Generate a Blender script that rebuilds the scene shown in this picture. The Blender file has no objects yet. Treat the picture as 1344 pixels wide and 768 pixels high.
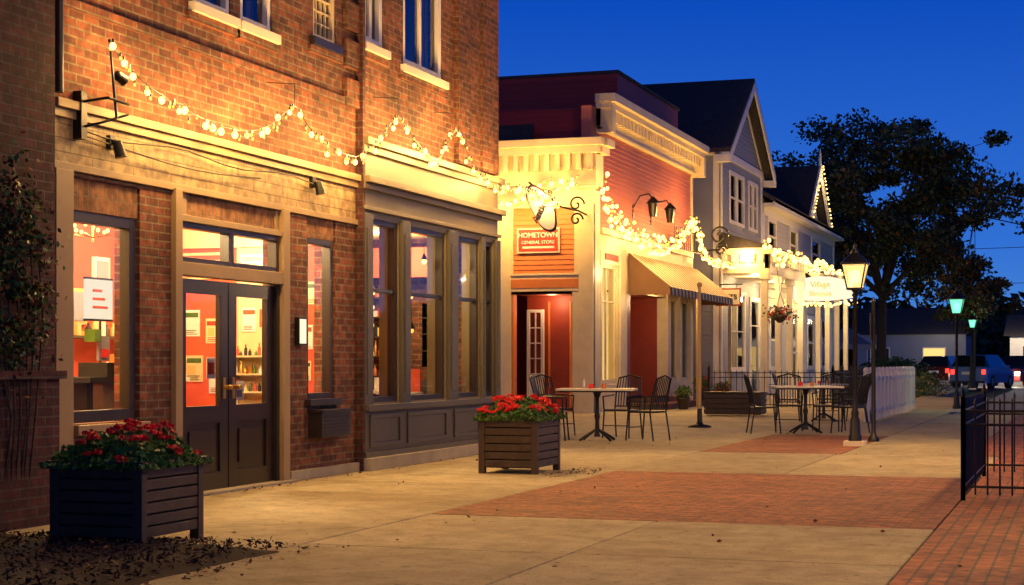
import bpy, math, random
import numpy as np
from mathutils import Vector, Matrix, noise
random.seed(7); np.random.seed(7)
scene=bpy.context.scene
scene.view_settings.view_transform='Standard'
scene.view_settings.look='None'
scene.view_settings.exposure=0

# ------------------------------------------------------------ materials
def new_mat(name):
    m=bpy.data.materials.new(name); m.use_nodes=True
    nt=m.node_tree; nt.nodes.clear()
    out=nt.nodes.new('ShaderNodeOutputMaterial')
    return m,nt,out
def c4(c): return (c[0],c[1],c[2],1)
def math_n(nt,op,a,b=None):
    n=nt.nodes.new('ShaderNodeMath'); n.operation=op
    for i,x in enumerate((a,b)):
        if x is None: continue
        if isinstance(x,(int,float)): n.inputs[i].default_value=x
        else: nt.links.new(x,n.inputs[i])
    return n.outputs[0]
def mix_c(nt,fac,a,b,mode='MIX'):
    n=nt.nodes.new('ShaderNodeMix'); n.data_type='RGBA'; n.blend_type=mode
    for s,x in ((n.inputs[0],fac),(n.inputs[6],a),(n.inputs[7],b)):
        if isinstance(x,(int,float)): s.default_value=x
        elif isinstance(x,tuple): s.default_value=c4(x)
        else: nt.links.new(x,s)
    return n.outputs[2]
def ramp(nt,fac,stops):
    n=nt.nodes.new('ShaderNodeValToRGB'); e=n.color_ramp.elements
    while len(e)<len(stops): e.new(0.5)
    for i,(p,c) in enumerate(stops):
        e[i].position=p; e[i].color=c4(c) if isinstance(c,tuple) else (c,c,c,1)
    nt.links.new(fac,n.inputs[0]); return n.outputs[0]
def noise_n(nt,vec,scale,detail=4,rough=.6):
    n=nt.nodes.new('ShaderNodeTexNoise'); n.inputs['Scale'].default_value=scale
    n.inputs['Detail'].default_value=detail; n.inputs['Roughness'].default_value=rough
    nt.links.new(vec,n.inputs['Vector']); return n.outputs['Fac']
def bump_n(nt,h,strength,dist=.01):
    n=nt.nodes.new('ShaderNodeBump'); n.inputs['Strength'].default_value=strength
    n.inputs['Distance'].default_value=dist; nt.links.new(h,n.inputs['Height']); return n.outputs[0]
def pbsdf(nt,out):
    p=nt.nodes.new('ShaderNodeBsdfPrincipled'); nt.links.new(p.outputs[0],out.inputs[0]); return p

def mat(name,col,rough=.6,metal=0,var=.25,scale=3,bump=.2,fine=40,bdist=.004):
    m,nt,out=new_mat(name); p=pbsdf(nt,out)
    pos=nt.nodes.new('ShaderNodeNewGeometry').outputs['Position']
    n1=noise_n(nt,pos,scale); n2=noise_n(nt,pos,fine,3)
    f=math_n(nt,'ADD',math_n(nt,'MULTIPLY',n1,.7),math_n(nt,'MULTIPLY',n2,.3))
    lo=tuple(c*(1-var) for c in col); hi=tuple(min(1,c*(1+var)) for c in col)
    nt.links.new(ramp(nt,f,[(.3,lo),(.7,hi)]),p.inputs['Base Color'])
    p.inputs['Roughness'].default_value=rough; p.inputs['Metallic'].default_value=metal
    if bump: nt.links.new(bump_n(nt,n2,bump,bdist),p.inputs['Normal'])
    return m
def emis(name,col,s,samp=True):
    m,nt,out=new_mat(name); e=nt.nodes.new('ShaderNodeEmission')
    e.inputs[0].default_value=c4(col); e.inputs[1].default_value=s
    nt.links.new(e.outputs[0],out.inputs[0])
    if not samp: m.cycles.emission_sampling='NONE'
    return m
def glassm(name,tint=(.9,.9,.9),fres=1.45,extra=.04):
    m,nt,out=new_mat(name)
    t=nt.nodes.new('ShaderNodeBsdfTransparent'); t.inputs[0].default_value=c4(tint)
    g=nt.nodes.new('ShaderNodeBsdfGlossy'); g.inputs['Roughness'].default_value=.03
    fr=nt.nodes.new('ShaderNodeFresnel'); fr.inputs[0].default_value=fres
    f=math_n(nt,'ADD',fr.outputs[0],extra)
    pos=nt.nodes.new('ShaderNodeNewGeometry').outputs['Position']
    nt.links.new(bump_n(nt,noise_n(nt,pos,1.5,1),.15,.02),g.inputs['Normal'])
    mx=nt.nodes.new('ShaderNodeMixShader'); nt.links.new(f,mx.inputs[0])
    nt.links.new(t.outputs[0],mx.inputs[1]); nt.links.new(g.outputs[0],mx.inputs[2])
    nt.links.new(mx.outputs[0],out.inputs[0]); return m
def brickm(name,c1,c2,mortar,bw=.21,rh=.073,ms=.009,ground=False,rot=False,dark=(.5,.5,.5),bump=.6,rough=.85,soldier=False):
    m,nt,out=new_mat(name); p=pbsdf(nt,out)
    g=nt.nodes.new('ShaderNodeNewGeometry')
    sp=nt.nodes.new('ShaderNodeSeparateXYZ'); nt.links.new(g.outputs['Position'],sp.inputs[0])
    cb=nt.nodes.new('ShaderNodeCombineXYZ')
    if ground:
        a,b=(sp.outputs[1],sp.outputs[0]) if rot else (sp.outputs[0],sp.outputs[1])
    else:
        sn=nt.nodes.new('ShaderNodeSeparateXYZ'); nt.links.new(g.outputs['True Normal'],sn.inputs[0])
        s=math_n(nt,'GREATER_THAN',math_n(nt,'ABSOLUTE',sn.outputs[0]),.5)
        a=math_n(nt,'ADD',math_n(nt,'MULTIPLY',sp.outputs[1],s),math_n(nt,'MULTIPLY',sp.outputs[0],math_n(nt,'SUBTRACT',1.0,s)))
        b=sp.outputs[2]
        if soldier: a,b=b,a
    nt.links.new(a,cb.inputs[0]); nt.links.new(b,cb.inputs[1])
    bt=nt.nodes.new('ShaderNodeTexBrick'); nt.links.new(cb.outputs[0],bt.inputs['Vector'])
    bt.inputs['Scale'].default_value=1; bt.inputs['Brick Width'].default_value=bw
    bt.inputs['Row Height'].default_value=rh; bt.inputs['Mortar Size'].default_value=ms
    bt.inputs['Mortar Smooth'].default_value=.3
    bt.inputs['Color1'].default_value=c4(c1); bt.inputs['Color2'].default_value=c4(c2); bt.inputs['Mortar'].default_value=c4(mortar)
    n1=noise_n(nt,g.outputs['Position'],1.3,5); n2=noise_n(nt,g.outputs['Position'],45,4); n3=noise_n(nt,cb.outputs[0],9,1)
    col=mix_c(nt,1.0,bt.outputs['Color'],ramp(nt,n1,[(.3,dark),(.7,(1.15,1.15,1.15))]),'MULTIPLY')
    col=mix_c(nt,1.0,col,ramp(nt,n3,[(.35,(.65,.62,.6)),(.65,(1.25,1.25,1.25))]),'MULTIPLY')
    col=mix_c(nt,.5,col,ramp(nt,n2,[(.3,(.6,.6,.6)),(.7,(1.3,1.3,1.3))]),'MULTIPLY')
    nt.links.new(col,p.inputs['Base Color']); p.inputs['Roughness'].default_value=rough
    h=math_n(nt,'ADD',math_n(nt,'MULTIPLY',bt.outputs['Fac'],-1.0),math_n(nt,'MULTIPLY',n2,.5))
    nt.links.new(bump_n(nt,h,bump,.008),p.inputs['Normal'])
    return m

M={}
M['brick']=brickm('brick_wall_mat',(.26,.078,.036),(.10,.03,.02),(.19,.145,.09))
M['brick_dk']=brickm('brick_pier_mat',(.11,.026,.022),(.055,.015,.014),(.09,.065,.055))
M['soldier']=brickm('brick_soldier_mat',(.33,.14,.06),(.20,.08,.035),(.2,.16,.11),bw=.3,soldier=True)
M['tanblock']=brickm('painted_block_mat',(.34,.25,.12),(.30,.22,.11),(.16,.11,.06),bw=.62,rh=.11,ms=.006,dark=(.75,.75,.75),bump=.5,rough=.6)
M['taupe']=mat('taupe_paint',(.18,.15,.085),.5,var=.12,scale=1.5)
M['taupe_dk']=mat('taupe_dark_paint',(.09,.082,.055),.45,var=.15)
M['tan']=mat('tan_paint',(.30,.215,.105),.55,var=.15)
M['black']=mat('black_paint',(.022,.018,.015),.35,var=.3,bump=.1)
M['door']=mat('door_black_paint',(.02,.013,.009),.3,var=.2,bump=.08)
M['iron']=mat('iron_black',(.012,.012,.013),.4,metal=.3,var=.3,bump=.15)
M['white']=mat('white_paint',(.72,.70,.66),.5,var=.08)
M['cream']=mat('cream_paint',(.70,.58,.34),.5,var=.12)
M['cream2']=mat('cream_pale_paint',(.70,.65,.50),.5,var=.1)
M['orange']=mat('orange_paint',(.60,.19,.045),.55,var=.12)
M['signred']=mat('sign_red_paint',(.60,.05,.025),.5,var=.08)
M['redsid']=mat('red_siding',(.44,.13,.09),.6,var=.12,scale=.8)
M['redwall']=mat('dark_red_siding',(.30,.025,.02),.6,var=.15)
M['reddoor']=mat('red_door_paint',(.28,.04,.02),.5,var=.15)
M['blue']=mat('bluegray_siding',(.24,.26,.33),.6,var=.1,scale=.8)
M['bluel']=mat('pale_siding',(.42,.43,.47),.6,var=.1,scale=.8)
M['roof']=mat('asphalt_shingle',(.045,.04,.042),.9,var=.4,scale=6,fine=25,bump=.8,bdist=.02)
M['glass']=glassm('window_glass')
M['glassd']=glassm('window_glass_dark',(.45,.45,.45),1.5,.08)
M['dark']=mat('dark_interior',(.02,.018,.016),.8)
M['intred']=mat('interior_red_wall',(.58,.085,.035),.7,var=.15)
M['intcream']=mat('interior_cream_wall',(.65,.52,.30),.7,var=.15)
M['intbrown']=mat('interior_brown_wall',(.28,.15,.07),.7,var=.35)
M['intfloor']=mat('interior_floor',(.12,.07,.04),.4)
M['wood']=mat('dark_stained_wood',(.055,.036,.022),.55,var=.45,scale=8,bump=.5)
M['soil']=mat('soil',(.022,.013,.009),.95)
M['leaf1']=mat('leaf_green',(.09,.22,.03),.5,var=.4,scale=12,bump=0)
M['leaf2']=mat('leaf_dark_green',(.04,.11,.02),.5,var=.4,scale=12,bump=0)
M['petal']=mat('petal_red',(.80,.015,.02),.5,var=.25,scale=20,bump=0)
M['petal2']=mat('petal_pink_red',(.85,.09,.06),.5,var=.25,scale=20,bump=0)
M['tleaf1']=mat('tree_leaf_dark',(.025,.04,.015),.6,var=.4,scale=1,bump=0)
M['tleaf2']=mat('tree_leaf_mid',(.05,.075,.02),.6,var=.4,scale=1,bump=0)
M['tleaf3']=mat('tree_leaf_autumn',(.12,.06,.015),.6,var=.4,scale=1,bump=0)
M['bark']=mat('bark',(.06,.045,.03),.95,var=.4,scale=9,bump=.9,bdist=.03)
M['dry1']=mat('dry_leaf_brown',(.20,.08,.025),.8,var=.4,scale=30,bump=0)
M['dry2']=mat('dry_leaf_dark',(.08,.03,.015),.8,var=.4,scale=30,bump=0)
M['asphalt']=mat('asphalt',(.12,.12,.13),.6,var=.25,scale=1,fine=80,bump=.5)
M['grassg']=mat('dark_ground',(.04,.045,.028),.95,var=.4,scale=.5,fine=10,bump=.5,bdist=.03)
M['kerb']=mat('kerb_concrete',(.33,.30,.24),.85,var=.2)
M['metal']=mat('brushed_metal',(.5,.45,.35),.3,metal=1,var=.1)
M['brass']=mat('brass',(.7,.45,.12),.3,metal=1,var=.1)
M['gold']=mat('gold_painted_pole',(.6,.42,.15),.5,var=.1)
M['ttop']=mat('pale_table_top',(.55,.52,.46),.35,var=.08)
M['awn1']=mat('awning_cream_fabric',(.70,.56,.34),.8,var=.1)
M['awn2']=mat('awning_brown_fabric',(.18,.09,.04),.8,var=.1)
M['tire']=mat('tyre_rubber',(.02,.02,.02),.9)
M['carblue']=mat('car_paint_blue',(.14,.24,.5),.25,metal=.2,var=.05,bump=0)
M['carred']=mat('car_paint_dark_red',(.12,.02,.02),.25,metal=.3,var=.05,bump=0)
M['cargl']=mat('car_glass',(.01,.012,.016),.08,var=.1,bump=0)
M['e_bulb']=emis('bulb_glow',(1,.50,.09),2.2,False)
M['e_bulb2']=emis('bulb_hot',(1,.60,.15),5,False)
M['e_warm']=emis('warm_lamp_glow',(1,.62,.25),3,False)
M['e_win']=emis('lit_window_shade',(1,.62,.20),1.3)
M['e_white']=emis('lit_sign_white',(1,.84,.58),1.2)
M['e_red']=emis('tail_light_red',(1,.03,.02),4,False)
M['e_head']=emis('head_light',(1,.9,.7),10,False)
M['e_green']=emis('green_lamp_glow',(.15,1,.5),2.6,False)
def lampglass(name,col,s):
    m,nt,out=new_mat(name)
    t=nt.nodes.new('ShaderNodeBsdfTransparent'); e=nt.nodes.new('ShaderNodeEmission')
    e.inputs[0].default_value=c4(col); e.inputs[1].default_value=s
    mx=nt.nodes.new('ShaderNodeMixShader'); mx.inputs[0].default_value=.35
    nt.links.new(t.outputs[0],mx.inputs[1]); nt.links.new(e.outputs[0],mx.inputs[2]); nt.links.new(mx.outputs[0],out.inputs[0]); m.cycles.emission_sampling='NONE'; return m
M['lg_warm']=lampglass('lantern_glass_warm',(1,.58,.18),3.0)
M['lg_green']=lampglass('lantern_glass_green',(.2,1,.55),2.4)

def concrete():
    m,nt,out=new_mat('sidewalk_concrete'); p=pbsdf(nt,out)
    pos=nt.nodes.new('ShaderNodeNewGeometry').outputs['Position']
    oi=nt.nodes.new('ShaderNodeNewGeometry').outputs['Random Per Island']
    n1=noise_n(nt,pos,.7,6,.65); n2=noise_n(nt,pos,70,3); n3=noise_n(nt,pos,4,5,.7); n4=noise_n(nt,pos,11,2,.5)
    c=ramp(nt,n1,[(.3,(.35,.295,.19)),(.7,(.52,.45,.30))])
    c=mix_c(nt,.7,c,ramp(nt,n3,[(.35,(.6,.58,.55)),(.6,(1.1,1.1,1.1))]),'MULTIPLY')
    c=mix_c(nt,1.0,c,ramp(nt,n4,[(.0,(1,1,1)),(.64,(1,1,1)),(.70,(.58,.54,.5))]),'MULTIPLY')
    c=mix_c(nt,1.0,c,ramp(nt,oi,[(0,(.84,.83,.81)),(1,(1.1,1.1,1.1))]),'MULTIPLY')
    c=mix_c(nt,.6,c,ramp(nt,n2,[(.35,(.6,.6,.6)),(.65,(1.2,1.2,1.2))]),'MULTIPLY')
    nt.links.new(c,p.inputs['Base Color']); p.inputs['Roughness'].default_value=.75
    nt.links.new(bump_n(nt,math_n(nt,'ADD',n2,n3),.5,.005),p.inputs['Normal']); return m
M['conc']=concrete()
M['paver']=brickm('brick_paver_mat',(.42,.135,.045),(.25,.07,.026),(.12,.08,.045),bw=.20,rh=.10,ms=.009,ground=True,dark=(.65,.62,.6),bump=.7,rough=.7)
M['paver2']=brickm('brick_paver_strip_mat',(.42,.125,.045),(.25,.07,.026),(.12,.08,.045),bw=.20,rh=.10,ms=.009,ground=True,rot=True,dark=(.65,.62,.6),bump=.7,rough=.7)

# ------------------------------------------------------------ mesh builder
ID=lambda x,y,z:(x,y,z)
def XF(x0): return lambda u,w,z:(x0+w,u,z)
def YF(y0): return lambda u,w,z:(u,y0-w,z)
def RT(x,y,z,a,s=1.0):
    ca,sa=math.cos(a)*s,math.sin(a)*s
    return lambda u,v,w:(x+u*ca-v*sa, y+u*sa+v*ca, z+w*s)
class MB:
    def __init__(s,T=ID): s.v=[];s.f=[];s.mi=[];s.sm=[];s.mats=[];s.T=T
    def m(s,k):
        if k not in s.mats: s.mats.append(k)
        return s.mats.index(k)
    def add(s,vs,fs,k,smooth=False,T=None):
        T=T or s.T; b=len(s.v); s.v+= [T(*p) for p in vs]
        i=s.m(k)
        for f in fs: s.f.append([b+j for j in f]); s.mi.append(i); s.sm.append(smooth)
    def box(s,a0,a1,b0,b1,c0,c1,k,T=None):
        s.add([(a0,b0,c0),(a1,b0,c0),(a1,b1,c0),(a0,b1,c0),(a0,b0,c1),(a1,b0,c1),(a1,b1,c1),(a0,b1,c1)],
              [(0,3,2,1),(4,5,6,7),(0,1,5,4),(1,2,6,5),(2,3,7,6),(3,0,4,7)],k,False,T)
    def poly(s,pts,k,T=None): s.add(pts,[tuple(range(len(pts)))],k,False,T)
    def prism(s,pts,vec,k,T=None):
        n=len(pts); q=[tuple(p[i]+vec[i] for i in range(3)) for p in pts]
        s.add(list(pts)+q,[tuple(range(n))[::-1],tuple(range(n,2*n))]+[(i,(i+1)%n,n+(i+1)%n,n+i) for i in range(n)],k,False,T)
    def cyl(s,p0,p1,r0,r1,k,n=10,caps=True,T=None):
        a=Vector(p0);b=Vector(p1);d=(b-a)
        if d.length<1e-6: return
        d.normalize(); u=d.orthogonal().normalized(); w=d.cross(u)
        vs=[]
        for c,r in ((a,r0),(b,r1)):
            for i in range(n):
                t=2*math.pi*i/n; vs.append(tuple(c+u*(r*math.cos(t))+w*(r*math.sin(t))))
        s.add(vs,[(i,(i+1)%n,n+(i+1)%n,n+i) for i in range(n)],k,True,T)
        if caps: s.add(vs,[tuple(range(n))[::-1],tuple(range(n,2*n))],k,False,T)
    def tube(s,pts,r,k,n=6,T=None):
        for a,b in zip(pts[:-1],pts[1:]): s.cyl(a,b,r,r,k,n,True,T)
    def lathe(s,x,y,z,prof,k,n=16,T=None):
        vs=[];fs=[]
        for r,h in prof:
            for i in range(n):
                t=2*math.pi*i/n; vs.append((x+r*math.cos(t),y+r*math.sin(t),z+h))
        for j in range(len(prof)-1):
            for i in range(n): fs.append((j*n+i,j*n+(i+1)%n,(j+1)*n+(i+1)%n,(j+1)*n+i))
        s.add(vs,fs,k,True,T)
        s.add(vs[-n:],[tuple(range(n))],k,False,T)
    def sph(s,x,y,z,r,k,n=8,sz=1.0,T=None):
        pr=[(max(1e-4,r*math.sin(math.pi*j/(n//2+1))),-r*sz*math.cos(math.pi*j/(n//2+1))) for j in range(n//2+2)]
        s.lathe(x,y,z,pr,k,n,T)
    def build(s,name,parent=None,bevel=0):
        me=bpy.data.meshes.new(name); me.from_pydata(s.v,[],s.f)
        for k in s.mats: me.materials.append(M[k])
        me.polygons.foreach_set('material_index',s.mi); me.polygons.foreach_set('use_smooth',s.sm); me.update()
        o=bpy.data.objects.new(name,me); scene.collection.objects.link(o)
        if parent: o.parent=parent
        if bevel:
            b=o.modifiers.new('bevel','BEVEL'); b.width=bevel; b.segments=2; b.limit_method='ANGLE'
        return o
def empty(name,loc=(0,0,0)):
    e=bpy.data.objects.new(name,None); scene.collection.objects.link(e); e.empty_display_size=.3; return e
def point(name,loc,power,col=(1,.62,.25),r=.05,parent=None):
    l=bpy.data.lights.new(name,'POINT'); l.energy=power; l.color=col; l.shadow_soft_size=r
    o=bpy.data.objects.new(name,l); o.location=loc; scene.collection.objects.link(o)
    if parent: o.parent=parent
    return o
def text(name,body,loc,size,k,rot,parent,ext=.01):
    c=bpy.data.curves.new(name,'FONT'); c.body=body; c.size=size; c.extrude=ext; c.align_x='CENTER'; c.align_y='CENTER'
    c.materials.append(M[k]); c.offset=size*.02
    o=bpy.data.objects.new(name,c); o.location=loc; o.rotation_euler=rot; scene.collection.objects.link(o); o.parent=parent; return o
def leaves(name,C,size,keys,parent=None,flat=0.0,weights=None,aspect=.6):
    C=np.asarray(C,float); n=len(C)
    d1=np.random.normal(size=(n,3)); d1[:,2]*=(1-flat); d1/=np.linalg.norm(d1,axis=1)[:,None]+1e-9
    d2=np.random.normal(size=(n,3)); d2[:,2]*=(1-flat); d2-= (d1*d2).sum(1)[:,None]*d1; d2/=np.linalg.norm(d2,axis=1)[:,None]+1e-9
    sz=(size*np.random.uniform(.6,1.35,n))[:,None]
    V=np.stack([C-d1*sz,C+d2*sz*aspect,C+d1*sz,C-d2*sz*aspect],1).reshape(-1,3)
    me=bpy.data.meshes.new(name)
    me.from_pydata(V.tolist(),[],np.arange(4*n).reshape(n,4).tolist())
    for k in keys: me.materials.append(M[k])
    me.polygons.foreach_set('material_index',np.random.choice(len(keys),n,p=weights).astype(np.int32))
    me.update(); o=bpy.data.objects.new(name,me); scene.collection.objects.link(o)
    if parent: o.parent=parent
    return o

def wall(mb,T,u0,u1,z0,z1,ops,k,th=.25):
    us=sorted(set([u0,u1]+[min(max(o[i],u0),u1) for o in ops for i in (0,1)]))
    zs=sorted(set([z0,z1]+[min(max(o[i],z0),z1) for o in ops for i in (2,3)]))
    for a,b in zip(us[:-1],us[1:]):
        for c,d in zip(zs[:-1],zs[1:]):
            m=((a+b)/2,(c+d)/2)
            if any(o[0]<m[0]<o[1] and o[2]<m[1]<o[3] for o in ops): continue
            for w in (0,-th): mb.poly([(a,w,c),(b,w,c),(b,w,d),(a,w,d)],k,T)
    for o in ops+[(u0,u1,z0,z1)]:
        a,b,c,d=o[:4]
        mb.poly([(a,0,c),(a,-th,c),(a,-th,d),(a,0,d)],k,T); mb.poly([(b,0,c),(b,-th,c),(b,-th,d),(b,0,d)],k,T)
        mb.poly([(a,0,d),(b,0,d),(b,-th,d),(a,-th,d)],k,T); mb.poly([(a,0,c),(b,0,c),(b,-th,c),(a,-th,c)],k,T)
def clap(mb,T,u0,u1,z0,z1,ops,k,p=.13,lim=None,out=.024):
    z=z0
    while z<z1-1e-3:
        zt=min(z+p,z1); iv=[(u0,u1)]
        if lim:
            l=lim((z+zt)/2); iv=[(max(u0,l[0]),min(u1,l[1]))]
        for o in ops:
            if o[2]<zt-.001 and o[3]>z+.001:
                nv=[]
                for a,b in iv:
                    if o[1]<=a or o[0]>=b: nv.append((a,b)); continue
                    if o[0]>a: nv.append((a,o[0]))
                    if o[1]<b: nv.append((o[1],b))
                iv=nv
        for a,b in iv:
            if b-a<.01: continue
            mb.poly([(a,out,z),(b,out,z),(b,.005,zt),(a,.005,zt)],k,T)
            mb.poly([(a,.002,z),(b,.002,z),(b,out,z),(a,out,z)],k,T)
        z+=p
def window(fm,gm,T,u0,u1,z0,z1,fr,k,w=-.1,nv=0,nh=0,mw=.03,g='glass',zs=None,dep=.05):
    B=lambda a,b,c,d,w0,w1: fm.box(a,b,w0,w1,c,d,k,T)
    B(u0,u0+fr,z0,z1,w-dep,w+dep); B(u1-fr,u1,z0,z1,w-dep,w+dep)
    B(u0+fr,u1-fr,z0,z0+fr,w-dep,w+dep); B(u0+fr,u1-fr,z1-fr,z1,w-dep,w+dep)
    a,b,c,d=u0+fr,u1-fr,z0+fr,z1-fr
    for i in range(nv):
        x=a+(b-a)*(i+1)/(nv+1); B(x-mw/2,x+mw/2,c,d,w-.02,w+.025)
    for z in (zs if zs is not None else [c+(d-c)*(i+1)/(nh+1) for i in range(nh)]):
        B(a,b,z-mw/2,z+mw/2,w-.022,w+.03)
    gm.poly([(a,w-.005,c),(b,w-.005,c),(b,w-.005,d),(a,w-.005,d)],g,T)
def dentils(mb,T,u0,u1,z0,z1,w0,w1,step,k,wd=.5):
    u=u0+step*.3
    while u+step*wd<u1: mb.box(u,u+step*wd,w0,w1,z0,z1,k,T); u+=step

# ------------------------------------------------------------ ground
g=MB(); g.box(-700,700,-60,1500,-.4,-.16,'grassg'); g.build('ground')
sl=MB()
def slabs(t0,t1,s0,s1,ts,ss):
    T=[t0]+[x for x in ts if t0<x<t1]+[t1]; S=[s0]+[x for x in ss if s0<x<s1]+[s1]; h=.007
    for a,b in zip(T[:-1],T[1:]):
        for c,d in zip(S[:-1],S[1:]): 
            dz=random.uniform(-.003,.001)
            x0,x1,y0,y1=a+h,b-h,c+h,d-h; e=.008
            sl.add([(x0,y0,-.12),(x1,y0,-.12),(x1,y1,-.12),(x0,y1,-.12),(x0,y0,-.006+dz),(x1,y0,-.006+dz),(x1,y1,-.006+dz),(x0,y1,-.006+dz),(x0+e,y0+e,dz),(x1-e,y0+e,dz),(x1-e,y1-e,dz),(x0+e,y1-e,dz)],
                   [(8,9,10,11),(4,5,9,8),(5,6,10,9),(6,7,11,10),(7,4,8,11),(0,1,5,4),(1,2,6,5),(2,3,7,6),(3,0,4,7)],'conc')
slabs(-7.9,-4.9,-4,60,[],[0,3,6,8.9,11.2,13.4,15.6,17.9,20.2,22.5,25,28,31,34,37,40,44,48,52,56])
slabs(-4.9,-1.0,-4,12.4,[-3.05],[0,3.4,6.7,10.1])
slabs(-4.9,-1.0,18.0,22.2,[-3.05],[20.1])
slabs(-3.0,-1.4,22.2,40,[],[25,28,31,34,37])
slabs(-4.9,-3.0,28,40,[],[31,34,37])
slabs(-4.9,-3.0,40,60,[],[44,48,52,56])
slabs(-17,-7.9,21.7,84,[-10,-13],[24,27,30,33,36,39,43,48,54,60,66,72,78])
slabs(-7.9,-4.9,60,84,[],[66,72,78])
sl.build('sidewalk')
pv=MB()
pv.box(-4.893,-1.007,12.407,17.993,-.1,-.001,'paver'); pv.box(-4.893,-3.007,22.207,27.993,-.1,-.001,'paver')
pv.box(-.993,1.6,-4,22.2,-.1,-.002,'paver2'); pv.box(-1.393,1.6,22.2,40,-.1,-.002,'paver2')
pv.build('brick_paving')
kb=MB()
for i in range(22): kb.box(1.61,1.76,-4+i*2,-4+i*2+1.99,-.15,.0,'kerb')
for i in range(22): kb.box(-2.98+i*2,-2.98+i*2+1.99,40.05,40.2,-.15,.0,'kerb')
kb.build('kerb',bevel=.01)
rd=MB(); rd.box(1.77,10,-30,40.04,-.2,-.13,'asphalt'); rd.box(-2.98,60,40.21,130,-.2,-.05,'asphalt')
rd.box(-90,-2.98,84.2,130,-.2,-.052,'asphalt')
rd.build('road')
rm=MB()
for i in range(12): rm.box(5.7,5.82,-10+i*4,-8+i*4,-.127,-.1262,'white')
for i in range(9): rm.box(2+i*2.8,2.12+i*2.8,60,64.5,-.047,-.0462,'white')
for i in range(10): rm.box(.9,1.05,66+i*6,69+i*6,-.047,-.0462,'gold')
rm.build('road_markings')

def mulch():
    nx,ny=70,90; x0,x1,y0,y1=-7.6,-4.55,-1,10.2
    vs=[];fs=[]
    for j in range(ny+1):
        for i in range(nx+1):
            x=x0+(x1-x0)*i/nx; y=y0+(y1-y0)*j/ny
            e=min((-4.85-x)+.12*noise.noise(Vector((y*1.5,0,0))), (9.75-max(0,(x+6.2))*.12-y)+.15*noise.noise(Vector((x*2,3,0))))
            h=max(-.02,min(.045,e*.25))+.018*noise.noise(Vector((x*9,y*9,0)))*(1 if e>0 else 0)
            vs.append((x,y,h)); 
    for j in range(ny):
        for i in range(nx):
            a=j*(nx+1)+i; fs.append((a,a+1,a+nx+2,a+nx+1))
    e=empty('mulch_bed'); mb=MB(); mb.add(vs,fs,'soil',True); mb.build('soil_surface',e)
    C=[(random.uniform(-7.4,-4.85+random.uniform(-.2,.12)),random.uniform(5.5,9.75),random.uniform(.03,.07)) for _ in range(9000)]
    leaves('bark_chips',C,.022,['soil','dry2','dry1'],e,flat=.5,weights=[.5,.42,.08],aspect=.35)
mulch()
C=[]
for _ in range(70): C.append((random.uniform(-7.4,-4.3),random.uniform(8.5,26),.008))
for _ in range(80): C.append((random.uniform(-4.9,1.2),random.uniform(9,30),.008))
for _ in range(170): C.append((-7.5+abs(random.gauss(0,.10)),random.uniform(11,24),.01))
for _ in range(120): C.append((-5.4+abs(random.gauss(0,.2)),17.6+random.gauss(0,.4),.01))
for _ in range(150): C.append((random.gauss(-4.75,.12),random.uniform(7.5,10),.01))
leaves('fallen_leaves',C,.018,['dry1','dry2'],None,flat=.85)

# ------------------------------------------------------------ brick building A
A=empty('brick_commercial_building')
F=XF(-7.6); FB=XF(-7.55)
w=MB()
opsA=[(11.45,12.5,.7,2.68),(13.08,15.25,0,2.74),(15.75,16.45,.82,2.73)]
opsU=[(13.4,14.1,4.45,6.0),(14.3,14.95,4.45,6.0),(15.9,16.45,4.6,6.0),(10.9,11.6,4.45,6)]
wall(w,F,10.6,17.03,0,2.74,opsA,'brick')
wall(w,F,10.6,17.03,2.74,3.2,[],'tanblock')
wall(w,F,10.6,17.03,3.2,8,opsU,'brick')
opsB=[(17.3,18.1,.75,2.82),(18.4,19.62,.75,2.82),(20.0,20.86,.75,2.82),(21.03,21.4,.75,2.82)]
wall(w,FB,17.03,21.6,0,3.65,opsB,'taupe')
opsBU=[(17.2,17.75,4.78,6.4),(18.35,19.62,4.72,6.4)]
wall(w,F,17.03,21.6,3.65,8,opsBU,'brick')
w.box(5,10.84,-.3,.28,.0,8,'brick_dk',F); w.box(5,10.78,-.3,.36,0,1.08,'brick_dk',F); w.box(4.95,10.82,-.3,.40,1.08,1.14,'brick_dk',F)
w.box(-20,-7.9,4.95,5.2,0,8,'brick'); w.box(-20,-7.81,21.35,21.6,0,8,'brick'); w.box(-20.2,-20,4.95,21.6,0,8,'brick')
w.box(-20.2,-7.5,4.95,21.6,8,8.2,'roof')
for a,b in ((20.05,20.5),(20.95,21.58)): w.box(a,b,0,.07,3.75,8,'brick',F)
w.box(20.5,20.95,0,.035,3.75,8,'brick',F)
for i in range(10): w.box(16.65,16.98,0,.05,4.0+i*.42,4.0+i*.42+.3,'brick',F)
w.box(11.2,16.62,0,.04,4.0,4.08,'brick',F)
for a,b,c,d in opsU[:3]+opsBU:
    w.box(a-.12,b+.12,0,.04,c-.17,c-.095,'brick',F)
w.build('walls',A)
t=MB()
t.box(11.2,17.0,0,.07,3.2,3.27,'tan',F); t.box(11.2,17.0,0,.035,3.13,3.2,'tan',F)
t.box(11.2,17.0,0,.03,2.72,2.78,'tan',F); t.box(11.2,11.44,0,.05,0,2.72,'tan',F)
for a,b,z0,z1 in ((11.45,12.5,2.42,2.68),(13.3,15.05,2.52,2.74),(15.75,16.45,2.5,2.73)): t.box(a,b,-.12,-.02,z0,z1,'soldier',F)
t.box(13.02,13.14,-.1,.05,0,2.74,'tan',F); t.box(15.13,15.27,-.1,.05,0,2.74,'tan',F)
t.box(13.14,15.13,-.1,.04,1.98,2.1,'tan',F)
t.box(13.14,15.13,-.1,.035,2.46,2.52,'tan',F)
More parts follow.
